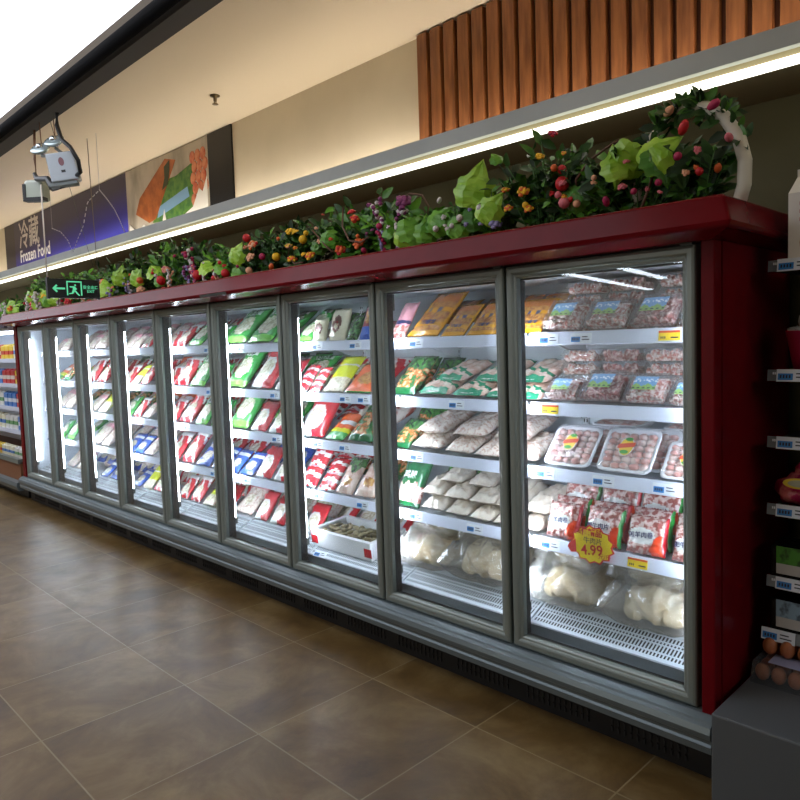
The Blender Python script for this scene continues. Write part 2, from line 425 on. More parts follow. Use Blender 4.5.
# doors: mitred aluminium profile
DP = [(0, .046), (0, .010), (.004, .003), (.012, .0), (.026, .0), (.032, .003), (.036, .009), (.043, .010), (.048, .014), (.050, .028), (.050, .046)]
def door_frame():
    w2, z0, z1 = W/2 - .007, ZB, ZT
    m = MB(); n = len(DP)
    cs = [(-w2, z0, 1, 1), (w2, z0, -1, 1), (w2, z1, -1, -1), (-w2, z1, 1, -1)]
    p = [(cx + sx*d, y, cz + sz*d) for cx, cz, sx, sz in cs for d, y in DP]
    for i in range(4):
        j = (i + 1) % 4
        for k in range(n):
            kk = (k + 1) % n
            m.poly([p[i*n+k], p[i*n+kk], p[j*n+kk], p[j*n+k]], [(0, 1, 2, 3)])
    return m.mesh('door', M_alu)
DF = door_frame()
g = W/2 - .052
GM = MB().box(-g, g, .026, .031, ZB+.045, ZT-.045).mesh('glass_pane', M_glass)
KM = MB()
for a, b_, c_, d_ in ((-g-.006, -g+.006, ZB+.05, ZT-.05), (g-.006, g+.006, ZB+.05, ZT-.05), (-g, g, ZB+.044, ZB+.050), (-g, g, ZT-.056, ZT-.044)):
    KM.box(a, b_, .0325, .0515, c_, d_)
KM = KM.mesh('gasket', M_black)
for k in range(ND):
    d = link('door', DF, fz, (-W*(k+.5), 0, 0))
    link('glass_pane', GM, d); link('gasket', KM, d)
    MB().box(-.01, .03, .006, .04, ZT+.001, ZT+.008).build('hinge', M_alu_d, d, (W/2-.05, 0, 0))
# standards on back wall
for k in range(ND - 1):
    x = -W*(k+1); s_ = MB().box(x-.016, x+.016, .612, .621, .42, 1.78, 0)
    for i in range(48): s_.box(x-.009, x-.005, .610, .613, .44+i*.028, .456+i*.028, 1).box(x+.005, x+.009, .610, .613, .44+i*.028, .456+i*.028, 1)
    s_.build('shelf_standard', [M_white, M_blackm], fz)
# shelves with price rails and tags
TB = MB().box(-.035, .035, -.0015, 0, -.016, .016, 0).box(-.032, -.002, -.0022, -.0014, -.012, .005, 1).box(.004, .028, -.0022, -.0014, -.006, -.003, 2).box(.004, .022, -.0022, -.0014, .003, .006, 2)
for j in range(4): TB.box(-.028+j*.006, -.0245+j*.006, -.0027, -.002, -.007, .001, 2)
TB.v = [(a*1.35, b_, c_*1.25) for a, b_, c_ in TB.v]
TB = TB.mesh('price_tag', [M_tagw, M_tagb, M_ink])
TY = MB().box(-.04, .04, -.0015, 0, -.018, .018, 0).box(-.04, .04, -.0022, -.0014, .010, .018, 1)
for j in range(3): TY.box(-.032+j*.007, -.028+j*.007, -.0022, -.0014, -.011, -.003, 2)
TY.box(.006, .034, -.0022, -.0014, -.010, -.005, 2)
TY = TY.mesh('price_tag', [M_tagy, mat('tag_red', (205, 70, 30), .4), M_ink])
tags = {(0, 0): [(.10, 0), (.25, 0), (.61, 1)], (0, 1): [(.10, 1)], (0, 2): [(.07, 0), (.34, 0), (.59, 0)], (0, 3): [(.09, 0), (.48, 1)],
        (1, 0): [(.12, 0)], (1, 1): [(.37, 0)], (2, 0): [(.12, 0), (.45, 0)], (2, 1): [(.35, 0), (.5, 0)], (2, 2): [(.09, 0), (.33, 0)]}
for k in range(ND):
    for l, z in enumerate(SH):
        x0 = -W*(k+1) + .006 + (.2 if k == 8 else 0); x1 = -W*k - .006
        s_ = MB().box(x0, x1, .165, .60, z-.022, z-.008)
        s_.box(x0, x1, .165, .178, z-.05, z-.022)
        for xb in (x0+.004, x1-.010): s_.poly([(xb, .60, z-.022), (xb, .30, z-.022), (xb, .60, z-.11), (xb+.005, .60, z-.022), (xb+.005, .30, z-.022), (xb+.005, .60, z-.11)], [(0, 1, 2), (3, 5, 4), (0, 3, 4, 1), (1, 4, 5, 2), (2, 5, 3, 0)])
        so = s_.build('shelf', M_white, fz)
        pr = MB().prism_x([(.150, z-.048), (.158, z+.004), (.161, z+.004), (.1645, z-.050)], x0+.002, x1-.002).build('price_rail', M_rail, so)
        ks = tags.get((k, l), [(.08, 0), (.46, 0)] if (k + l) % 3 else [(.1, 0)])
        for tx, kind in ks:
            t = link('price_tag', TY if kind else TB, pr, (x0 + tx, .1535, z-.024)); t.rotation_euler = (R_(-9), 0, 0)
# deck and front air grille
for k in range(ND):
    x0 = -W*(k+1) + .004; x1 = -W*k - .004
    MB().box(x0, x1, .255, .60, DECK-.02, DECK-.005).build('deck_tray', M_white, fz)
    gp = MB().poly([(x0, .255, DECK-.005), (x1, .255, DECK-.005), (x1, .125, .325), (x0, .125, .325), (x0, .255, DECK-.02), (x1, .255, DECK-.02), (x1, .125, .312), (x0, .125, .312)],
                   [(0, 1, 2, 3), (4, 7, 6, 5), (0, 4, 5, 1), (1, 5, 6, 2), (2, 6, 7, 3), (3, 7, 4, 0)])
    gp.box(x0, x1, .112, .126, .245, .326, 2)
    sl_ = (DECK-.005-.325)/.13
    for (ya, yb, step) in ((.142, .158, .014), (.166, .196, .014), (.203, .212, .014), (.220, .240, .014)):
        j = 0
        while x0 + .014 + j*step < x1 - .01:
            xx = x0 + .012 + j*step
            za = .325 + (ya-.125)*sl_ + .0006; zb = .325 + (yb-.125)*sl_ + .0006
            gp.poly([(xx, ya, za), (xx+.007, ya, za), (xx+.007, yb, zb), (xx, yb, zb)], [(0, 1, 2, 3)], 1); j += 1
    gp.build('air_grille', [mat('grille_white', (196, 206, 214), .35), M_black, mat('riser_grey', (128, 136, 142), .4)], fz)
# deck price tags
link('price_tag', TB, fz, (-2.2, .105, .35)).rotation_euler = (R_(-50), 0, R_(8))

# starburst price sign on the fourth shelf rail of the nearest door
st = empty('price_sign', (-.477, .137, .715), 'yellow starburst paper price sign reading 4.99 on the nearest fourth shelf', 'sign')
st.scale = (.82, .82, .82)
def burst(r, k=13, q=.87): return [((r if i % 2 else r*q)*1.12*math.cos(PI*i/k), (r if i % 2 else r*q)*.9*math.sin(PI*i/k)) for i in range(2*k)]
flat('border', burst(.108), mat('sign_red', (205, 40, 40), .4), st, 0, .003)
flat('face', burst(.099), mat('sign_yellow', (246, 222, 26), .4), st, -.002, .002)
flat('ribbon', [(-.125, -.01), (-.09, .015), (-.085, -.05), (-.115, -.055), (-.135, -.03)], mat('sign_red', (205, 40, 40), .4), st, -.004, .002)
M_sr = mat('sign_letter_red', (190, 25, 20), .4)
text('4.99', .07, M_sr, st, Matrix.Translation((.0, -.0035, -.028)) @ FRONT @ Matrix.Rotation(R_(6), 4, 'Z'), bold=.001)
text('元/斤', .03, M_sr, st, Matrix.Translation((.068, -.0035, -.05)) @ FRONT)
text('超值精品', .038, M_sr, st, Matrix.Translation((-.02, -.0035, .058)) @ FRONT, bold=.001)
text('牛肉片', .034, M_ink, st, Matrix.Translation((.005, -.0035, .018)) @ FRONT)

# ================================================================== PRODUCTS
def pillow(w, l, t, prints, mats, seed=0, nu=18, nv=22, wr=.10, crimp=.06, flatn=.55, name='bag'):
    """sealed bag lying in XY (x width, y length, z up), origin at the middle of its near lower edge.
    prints(u, v) -> material slot for the upper side"""
    m = MB(); P = [[None, None] for _ in range((nu+1)*(nv+1))]
    for j in range(nv+1):
        for i in range(nu+1):
            u, v = i/nu, j/nv
            a = max(0, 1-abs(2*u-1)**3.2)**flatn; b_ = max(0, 1-abs(2*v-1)**3.6)**flatn
            if v < crimp or v > 1-crimp: b_ *= .25
            h = a*b_
            p = Vector((u*4+seed*3.1, v*4+seed, seed*.37))
            nz = noise.noise(p*1.2)*.9 + noise.noise(p*3.3)*.5
            sh_ = 1 - .05*(1-abs(2*v-1))*abs(2*u-1)
            x = (u-.5)*w*sh_ + noise.noise(p*2+Vector((9, 0, 0)))*.02*w
            y = v*l + noise.noise(p*2+Vector((0, 9, 0)))*.02*l
            jag = .004*((i % 2)-.5) if j in (0, nv) else 0
            zt = t*.5 + t*.5*h*(1+wr*nz*3) + noise.noise(p*5)*wr*t*.35*h
            zb_ = t*.5 - t*.5*h*(1-.2*wr*abs(nz))
            P[j*(nu+1)+i] = [(x, y+jag, zt), (x, y+jag, zb_)]
    o = 0; vs = [q[0] for q in P] + [q[1] for q in P]; N = len(P)
    for j in range(nv):
        for i in range(nu):
            a = j*(nu+1)+i
            m_ = prints((i+.5)/nu, (j+.5)/nv)
            m.f.append([a, a+1, a+nu+2, a+nu+1]); m.m.append(m_); m.sm.append(True)
            m.f.append([N+a, N+a+nu+1, N+a+nu+2, N+a+1]); m.m.append(prints(.02, .5)); m.sm.append(True)
    m.v = vs
    return m.mesh(name, mats)

PK = dict(rough=.22, coat=.5, bump=.35, bscale=45)
p_white = mat('pack_white', (226, 228, 226), **PK)
p_red = mat('pack_red', (190, 26, 40), **PK)
p_dred = mat('pack_deep_red', (130, 24, 40), **PK)
p_green = mat('pack_green', (44, 150, 58), **PK)
p_lgreen = mat('pack_light_green', (120, 205, 80), **PK)
p_dgreen = mat('pack_dark_green', (14, 92, 48), **PK)
p_teal = mat('pack_teal_print', (20, 128, 92), **PK)
p_blue = mat('pack_blue', (38, 84, 176), **PK)
p_lime = mat('pack_lime', (206, 216, 30), **PK)
p_yellow = mat('pack_golden', (214, 150, 16), **PK)
p_orange = mat('pack_orange', (220, 92, 34), **PK)
p_pink = mat('pack_pink', (214, 150, 160), **PK)
p_nug = mat('pack_brown_food', (150, 92, 40), c2=(196, 140, 60), scale=50, **PK)
p_dump = mat('pack_dumpling_picture', (232, 226, 204), c2=(186, 178, 150), scale=60, lo=.45, hi=.6, **PK)
p_veg = mat('pack_veg_picture', (40, 104, 44), c2=(206, 104, 50), scale=30, lo=.46, hi=.54, c3=(214, 190, 140), **PK)
p_broc = mat('pack_broccoli_picture', (16, 66, 26), c2=(70, 130, 56), scale=45, lo=.4, hi=.6, **PK)
p_speck = mat('clear_pack_speckled', (222, 208, 196), c2=(186, 150, 138), scale=60, lo=.48, hi=.66, rough=.25, coat=.5, bump=.5, bscale=60)
p_wing = mat('clear_pack_wings', (226, 204, 190), c2=(205, 168, 152), scale=26, lo=.4, hi=.62, rough=.22, coat=.6, bump=.6, bscale=30)
p_pale = mat('clear_pack_pale', (222, 212, 198), c2=(204, 188, 170), scale=24, lo=.4, hi=.65, rough=.28, coat=.4, bump=.6, bscale=34)
p_meatpk = mat('clear_pack_meat', (150, 84, 78), c2=(214, 190, 184), scale=42, lo=.45, hi=.6, rough=.2, coat=.6, bump=.5, bscale=40)
p_fish = mat('clear_pack_fish_pale', (226, 200, 186), c2=(216, 150, 130), scale=20, lo=.5, hi=.7, rough=.22, coat=.6, bump=.4)
p_ink = mat('pack_dark_print', (30, 34, 80), .4)
p_brown = mat('pack_brown_print', (98, 48, 34), .4)

def ov(u, v, cu, cv, ru, rv): return ((u-cu)/ru)**2 + ((v-cv)/rv)**2 < 1
KIND = {}
def kind(name, look, cat, size, tilt, maker, oname='frozen_food_bag', back=None):
    KIND[name] = dict(look=look, cat=cat, size=size, tilt=tilt, maker=maker, oname=oname, variants=None)

def simple(prints, mats, w, l, t, nv=2, wr=.1, extra=None, nu=18, nvv=22, **kw):
    def mk():
        out = []
        for s in range(nv):
            e = pillow(w, l, t, prints, mats, seed=s*5+w*10, wr=wr, nu=nu, nv=nvv, **kw)
            out.append((e, extra(w, l, t) if extra else []))
        return out
    return mk

# little lettering panels as parts: list of (name, mesh, matrix)
def tpart(body, size, m, x, y, z, rot=0, bold=0.0): return ('lettering', text_mesh(body, size, m, bold=bold), Matrix.Translation((x, y, z)) @ Matrix.Rotation(R_(rot), 4, 'Z'))

def plate_print(u, v):
    if ov(u, v, .42, .40, .27, .22): return 1
    if ov(u, v, .42, .40, .36, .30): return 0
    if v < .2 and u < .5: return 0
    if u + v*.8 < .52 and v > .3: return 0
    return 2
kind('plate', 'red white dumpling bag', 'dumplings', (.21, .27, .045), 52, simple(plate_print, [p_white, p_dump, p_red], .21, .27, .045,
     extra=lambda w, l, t: [tpart('水饺', .045, p_red, -.05, .215, t*1.08, 12, .001)]))
def green_print(u, v):
    if ov(u, v, .5, .42, .33, .25): return 1
    if .72 < v < .85 and .2 < u < .8: return 2
    if v < .12: return 3
    return 0
kind('greenb', 'green dumpling bag', 'dumplings', (.21, .27, .045), 52, simple(green_print, [p_green, p_dump, p_white, p_lgreen], .21, .27, .045,
     extra=lambda w, l, t: [tpart('水饺', .04, p_dgreen, 0, .214, t*1.06, 0, .001)]))
def red_print(u, v):
    if ov(u, v, .5, .38, .3, .24): return 1
    if v > .8: return 2
    return 0 if (u*3 + v*2) % 1.5 < 1.1 else 2
kind('redb', 'crimson and white bag', 'dumplings', (.20, .26, .045), 50, simple(red_print, [p_red, p_dump, p_white], .20, .26, .045))
def blue_print(u, v):
    if ov(u, v, .52, .36, .3, .2): return 1
    if .66 < v < .8 and u > .15: return 2
    return 0
kind('blueb', 'blue dumpling bag', 'dumplings', (.21, .26, .04), 40, simple(blue_print, [p_blue, p_dump, p_white], .21, .26, .04))
def pale_print(u, v): return 1 if .7 < v < .86 else (2 if ov(u, v, .5, .35, .25, .15) else 0)
kind('paleb', 'pale clear food bag', 'frozen food', (.19, .25, .05), 42, simple(pale_print, [p_speck, p_pink, p_dump], .19, .25, .05))
kind('lime', 'bright lime yellow bag', 'frozen food', (.19, .30, .04), 42, simple(lambda u, v: 1 if v < .36 else (2 if .66 < v < .74 else 0), [p_lime, p_dump, p_white], .19, .30, .04))
kind('orangeb', 'orange and green bag', 'frozen food', (.19, .26, .04), 38, simple(lambda u, v: 1 if v < .25 else (2 if v < .38 else (3 if .5 < v < .62 and u > .3 else 0)), [p_orange, p_green, p_lime, p_white], .19, .26, .04))
kind('pizza', 'orange red printed bag', 'frozen food', (.22, .26, .04), 40, simple(lambda u, v: 1 if ov(u, v, .6, .42, .34, .2) else (2 if v > .9 or v < .06 else 0), [p_orange, p_nug, p_green], .22, .26, .04))
kind('redw', 'red and white striped pack', 'frozen food', (.15, .24, .035), 50, simple(lambda u, v: 1 if (v*4+.15*math.sin(u*9)) % 1 < .35 else (2 if .45 < v < .52 else 0), [p_red, p_white, p_pink], .15, .24, .035))
kind('vegb', 'green mixed vegetable bag', 'frozen vegetables', (.19, .27, .045), 44, simple(lambda u, v: 1 if v > .62 else (2 if v < .12 else 0), [p_veg, p_broc, p_dgreen], .19, .27, .045))
kind('greentop', 'clear bag with green top', 'frozen food', (.15, .26, .045), 48, simple(lambda u, v: 1 if v > .62 + .1*math.sin(u*8) else (2 if ov(u, v, .5, .3, .22, .11) else 0), [p_wing, p_broc, p_nug], .15, .26, .045))
kind('darkg', 'dark green clear bag', 'frozen vegetables', (.12, .20, .05), 60, simple(lambda u, v: 0, [p_broc], .12, .20, .05))
kind('redp', 'red and purple pack', 'frozen food', (.11, .24, .04), 66, simple(lambda u, v: 1 if v < .3 else (2 if ov(u, v, .5, .6, .35, .18) else 0), [p_dred, p_blue, p_nug], .11, .24, .04))
kind('pinkp', 'pink clear pack', 'frozen meat', (.12, .25, .035), 55, simple(lambda u, v: 1 if .38 < v < .46 else (2 if v < .3 else 0), [p_pink, p_ink, p_meatpk], .12, .25, .035))
def cup_print(u, v): return 1 if ov(u, v, .5, .5, .27, .26) and not ov(u, v, .5, .42, .13, .1) else 0
kind('cup', 'cream upright pouch', 'frozen food', (.14, .17, .05), 74, simple(cup_print, [mat('pack_cream', (226, 220, 192), **PK), p_brown], .14, .17, .05, extra=lambda w, l, t: [tpart('丸', .035, p_red, 0, .085, t*1.02)]))
def yel_print(u, v):
    if v < .1 or v > .93 or u < .06 or u > .94: return 0
    if .5 < v < .6: return 2 if u > .2 and u < .8 and int(u*30) % 2 else 0
    if v > .72: return 3
    return 1 if not (.2 < v < .27) else 0
kind('yellow', 'golden yellow meat pouch', 'frozen meat', (.20, .30, .035), 48, simple(yel_print, [p_yellow, p_nug, p_ink, mat('pack_golden_brown', (176, 100, 20), **PK)], .20, .30, .035,
     extra=lambda w, l, t: [tpart('川香鸡', .03, p_ink, 0, .075, t*1.05, 0, .001)]))
kind('wings', 'clear chicken bag with green print', 'frozen chicken', (.21, .30, .055), 20, simple(
     lambda u, v: 1 if (v < .13 and u < .9) or (.42 < v+.2*u < .5) or v > .88 else 0, [p_wing, p_teal], .21, .30, .055, wr=.2,
     extra=lambda w, l, t: [tpart('鸡翅中', .028, p_white, -.01, .018, t*.66)]))
kind('speck', 'clear bag of pale chopped meat', 'frozen meat', (.20, .30, .07), 18, simple(lambda u, v: 0, [p_speck], .20, .30, .07, wr=.16))
kind('white', 'clear bag of pale frozen dough', 'frozen food', (.15, .28, .065), 14, simple(lambda u, v: 0, [p_pale], .15, .28, .065, wr=.28))
kind('bigg', 'large clear bag with green top', 'frozen chicken', (.21, .30, .05), 62, simple(lambda u, v: 1 if v > .40 + .3*u*(1-u) + .04*math.sin(u*20) or v < .07 else (2 if u > .65 else 0), [p_wing, p_dgreen, p_meatpk], .21, .30, .05,
     extra=lambda w, l, t: [tpart('鸡腿', .05, p_white, -.02, .185, t*1.06, 0, .001)]))
kind('redbone', 'clear bag of reddish bones', 'frozen meat', (.18, .28, .10), 30, simple(lambda u, v: 0, [mat('clear_pack_bones', (226, 214, 206), c2=(186, 98, 84), scale=16, lo=.48, hi=.6, rough=.2, coat=.6, bump=.6)], .18, .28, .10, wr=.3))

def beef_print(u, v):
    if ov(u, v, .40, .46, .36, .21): return 1
    if u > .62 + .5*abs(v-.12) and v < .55 and u < .93: return 2
    if u >= .93: return 3
    return 0
def beef_make():
    out = []
    for s, t2 in enumerate(('肥牛肉片', '羔羊肉卷')):
        me = pillow(.17, .16, .055, beef_print, [mat('clear_pack_sliced_beef', (150, 78, 72), c2=(212, 182, 174), scale=48, lo=.44, hi=.56, rough=.2, coat=.6, bump=.5, bscale=50), p_white, mat('pack_orange_red', (214, 62, 26), **PK), p_green if s == 0 else p_red], seed=3+s, wr=.12, nu=30, nv=28)
        out.append((me, [tpart(t2, .026, p_ink, -.014, .075, .062, 4, .0006)]))
    return out
kind('beef', 'red striped bag of sliced beef', 'frozen beef', (.17, .16, .055), 72, beef_make)

# clear clamshell of curled meat slices
M_clear = film('clear_tray_plastic', (240, 240, 242), 1, .06, bump=.15, bscale=60, bodymix=.07)
M_curl = mat('curled_meat', (186, 104, 90), c2=(240, 220, 208), scale=60, lo=.42, hi=.56, rough=.4, bump=.6, bscale=60)
M_curl2 = mat('curled_meat_dark', (150, 66, 62), c2=(214, 180, 172), scale=60, lo=.44, hi=.6, rough=.4, bump=.6, bscale=60)
def tray_shell(w, l, h, name='tray'):
    m = MB()
    def ring(ix, z): return [(-w/2+ix, ix, z), (w/2-ix, ix, z), (w/2-ix, l-ix, z), (-w/2+ix, l-ix, z)]
    R = [ring(.016, 0), ring(.004, h*.5), ring(0, h*.52), ring(0, h*.56), ring(.006, h*.6), ring(.014, h)]
    p = [q for r_ in R for q in r_]; k = len(R)
    f = [(i*4+j, i*4+(j+1) % 4, (i+1)*4+(j+1) % 4, (i+1)*4+j) for i in range(k-1) for j in range(4)]
    m.poly(p, f + [(0, 3, 2, 1), (k*4-4, k*4-3, k*4-2, k*4-1)])
    return m.mesh(name, M_clear)
def curls(w, l, h, seed, mm, n=26):
    r_ = random.Random(seed); m = MB()
    m.box(-w/2+.02, w/2-.02, .02, l-.02, .004, h*.55)
    for i in range(n):
        x = r_.uniform(-w/2+.03, w/2-.03); y = r_.uniform(.03, l-.03); z = r_.uniform(.3, .72)*h
        m.ball((x, y, z), r_.uniform(.011, .017), 8, 0, (1.1, .9, .75), .5, seed+i)
    for i in range(18):
        x = -w/2+.02 + (w-.04)*i/17; m.ball((x, .021, r_.uniform(.25, .7)*h), .012, 8, 0, (.8, .7, 1.2), .4, seed-i)
    return m.mesh('sliced_meat', mm)
LBL = MB().poly([(-.045, -.032, 0), (.045, -.032, 0), (.045, .032, 0), (-.045, .032, 0)], [(0, 1, 2, 3)], 0)
LBL = MB()
for i in range(18):
    for j in range(12):
        x = -.048+i*.096/18; y = -.034 + j*.068/12; v = j/11
        hill = .35+.12*math.sin(i*.7)
        mi = 1 if v < hill else 0
        if .55 < v < .85 and noise.noise(Vector((i*.6, j*.9, 2))) > .1: mi = 2
        if v < .25 and i % 4 < 2 and j == 1: mi = 3
        LBL.poly([(x, y, .0), (x+.0965/18, y, 0), (x+.0965/18, y+.0685/12, 0), (x, y+.0685/12, 0)], [(0, 1, 2, 3)], mi)
LBL = LBL.mesh('label', [mat('label_sky_blue', (104, 146, 186), .35), mat('label_grass', (126, 160, 84), .35), mat('label_pale', (206, 214, 222), .35), M_ink])
def clam_make():
    out = []
    for s in range(3):
        sh_ = tray_shell(.178, .145, .062)
        out.append((sh_, [('sliced_meat', curls(.178, .145, .062, s*7+1, M_curl if s < 2 else M_curl2), Matrix()), ('label', LBL, Matrix.Translation((-.005, .075, .0635)))]))
    return out
kind('clam', 'clear tray of curled meat', 'frozen meat', (.178, .145, .062), 44, clam_make, 'meat_tray')
def clamb_make():
    return [(tray_shell(.178, .125, .055), [('sliced_meat', curls(.178, .125, .055, 31+s, (M_curl, M_curl2)[s]), Matrix())]) for s in range(2)]
kind('clamb', 'plain clear tray of curled meat', 'frozen meat', (.178, .125, .055), 0, clamb_make, 'meat_tray')

# white foam tray of pink meat rolls under film, oval logo label
M_foam = mat('white_foam', (232, 234, 238), .6)
M_roll = mat('pink_roll', (206, 142, 130), c2=(232, 206, 196), scale=26, lo=.42, hi=.58, rough=.3, bump=.5, bscale=40, coat=.3)
M_film = film('cling_film', (250, 250, 252), 1, .07, bump=.5, bscale=30, bodymix=.08)
def foam_shell(w, l, h):
    m = MB(); N_ = 24
    def rr(ix, z, rad=.03):
        pts = []
        for q, (cx, cy) in enumerate(((w/2-ix-rad, l-ix-rad), (-w/2+ix+rad, l-ix-rad), (-w/2+ix+rad, ix+rad), (w/2-ix-rad, ix+rad))):
            for a in range(6):
                an = PI/2*q + PI/2*a/5; pts.append((cx+rad*math.cos(an), cy+rad*math.sin(an), z))
        return pts
    R = [rr(.02, 0), rr(.002, h*.8), rr(0, h), rr(.012, h), rr(.028, h*.35)]
    p = [q for r_ in R for q in r_]
    f = [(i*24+j, i*24+(j+1) % 24, (i+1)*24+(j+1) % 24, (i+1)*24+j) for i in range(4) for j in range(24)]
    m.poly(p, f + [tuple(range(24))[::-1], tuple(range(96, 120))], 0, True)
    return m.mesh('foam_tray', M_foam), rr
def foam_make():
    w, l, h = .225, .20, .032
    sh_, rr = foam_shell(w, l, h)
    m = MB()
    for i in range(5):
        for j in range(6):
            x = -w/2+.034+i*.039; y = .032+j*.027
            m.ball((x, y, .024), .0195, 10, 0, (1.15, .8, .85), .25, i*9+j)
    rolls = m.mesh('meat_roll', M_roll)
    fl = MB(); G = 14; P = []
    for j in range(G+1):
        for i in range(G+1):
            u, v = i/G, j/G; e = min(1, 7*min(u, 1-u, v, 1-v))
            P.append(((u-.5)*(w-.004), .002+v*(l-.004), h*1.01 + .014*e + .002*noise.noise(Vector((u*9, v*9, 1)))))
    fl.poly(P, [(j*(G+1)+i, j*(G+1)+i+1, (j+1)*(G+1)+i+1, (j+1)*(G+1)+i) for j in range(G) for i in range(G)], 0, True)
    film_ = fl.mesh('cling_film', M_film)
    lb_ = MB()
    def oval(cx, cy, a, b_, z, mi): lb_.poly([(cx+a*math.cos(2*PI*i/24), cy+b_*math.sin(2*PI*i/24), z) for i in range(24)], [tuple(range(24))], mi)
    oval(0, .105, .031, .042, 0, 0); oval(0, .105, .028, .039, .0006, 1)
    lb_.poly([(-.034, .094, .0012), (.034, .106, .0012), (.034, .126, .0012), (-.034, .114, .0012)], [(0, 1, 2, 3)], 2)
    oval(.004, .138, .016, .008, .0013, 3); oval(-.003, .080, .018, .009, .0013, 3)
    lab = lb_.mesh('label', [p_white, mat('label_yellow', (226, 186, 60), .4), mat('label_red', (196, 66, 36), .4), mat('label_leaf', (60, 150, 60), .4)])
    return [(sh_, [('meat_roll', rolls, Matrix()), ('cling_film', film_, Matrix()), ('label', lab, Matrix.Translation((-.005, 0, h+.0185)))])]
kind('foam', 'white foam tray of pink meat rolls', 'frozen meat', (.225, .20, .04), 50, foam_make, 'foam_meat_tray')

# whole plucked poultry in a clear bag
M_bird = mat('poultry_skin', (206, 190, 156), c2=(188, 158, 112), scale=9, lo=.4, hi=.68, rough=.42, bump=.4, bscale=26, c3=(206, 172, 148))
M_bag = film('poly_bag', (246, 244, 240), 1, .14, bump=1.0, bscale=26, bodymix=.26, body=(206, 204, 198))
def bird_mesh(seed):
    r_ = random.Random(seed); m = MB()
    m.ball((0, .15, .075), .115, 18, 0, (1.0, 1.3, .68), .25, seed)
    m.ball((.0, .24, .07), .085, 14, 0, (1.05, 1, .72), .25, seed+1)
    for s in (-1, 1):
        m.ball((s*.078, .10, .06), .06, 12, 0, (.8, 1.25, .8), .25, seed+2)
        m.tube([(s*.08, .09, .055), (s*.075, .05, .055), (s*.04, .03, .06)], [.046, .038, .03], 10)
        m.tube([(s*.10, .25, .06), (s*.125, .19, .055), (s*.11, .13, .05)], [.03, .026, .02], 8)
    m.tube([(0, .30, .07), (.04, .325, .06), (.09, .31, .045), (.12, .27, .04)], [.04, .03, .026, .022], 10)
    me = m.mesh('bird', M_bird)
    o = bpy.data.objects.new('t', me); col.objects.link(o)
    rm = o.modifiers.new('r', 'REMESH'); rm.mode = 'VOXEL'; rm.voxel_size = .005; rm.use_smooth_shade = True
    sm_ = o.modifiers.new('s', 'SMOOTH'); sm_.iterations = 4; sm_.factor = .6
    dg = bpy.context.evaluated_depsgraph_get()
    out = bpy.data.meshes.new_from_object(o.evaluated_get(dg)); out.name = 'poultry'
    bpy.data.objects.remove(o)
    for v_ in out.vertices:                       # skin folds
        q_ = v_.co*14 + Vector((seed, 0, 0)); v_.co += v_.co.normalized()*(.010*noise.noise(q_*.6) + .004*(1-abs(noise.noise(q_*1.7))*3))
    out.materials.clear(); out.materials.append(M_bird)
    for p_ in out.polygons: p_.use_smooth = True
    return out
def bird_make():
    out = []
    for s in (1, 2):
        bag = pillow(.35, .44, .195, lambda u, v: 0, [M_bag], seed=s*9, nu=34, nv=38, wr=.2, crimp=.03, flatn=.42, name='plastic_bag')
        out.append((bird_mesh(s*4), [('plastic_bag', bag, Matrix.Translation((0, -.045, -.008)))]))
    return out
kind('bird', 'pale whole poultry in clear bag', 'frozen poultry', (.30, .36, .15), 10, bird_make, 'frozen_poultry')

ORD = ['first', 'second', 'third', 'fourth', 'fifth', 'sixth', 'seventh', 'eighth', 'ninth']
LEV = ['top shelf', 'second shelf', 'third shelf', 'fourth shelf', 'bottom deck']
BAY = ['nearest door', 'second nearest door', 'third nearest door', 'fourth nearest door', 'fifth nearest door', 'sixth nearest door', 'seventh nearest door', 'eighth nearest door']
PROTO = {}
def make_item(kn, var):
    K = KIND[kn]
    if K['variants'] is None: K['variants'] = K['maker']()
    var %= len(K['variants'])
    if (kn, var) in PROTO: return copy_tree(PROTO[(kn, var)])
    me, parts = K['variants'][var]
    root = bpy.data.objects.new(K['oname'], me); col.objects.link(root)
    for nm, pm, M in parts:
        c = link(nm, pm, root); c.matrix_local = M
    PROTO[(kn, var)] = root
    return root
REC = []
def put(kn, var, x, y, z, tilt, yaw=0, roll=0, s=(1, 1, 1), key=None):
    o = make_item(kn, var)
    o.location = (x, y, z); o.scale = s
    o.rotation_euler = (R_(tilt), R_(roll), R_(yaw))
    REC.append((o, kn, key, x, y, z))
    return o

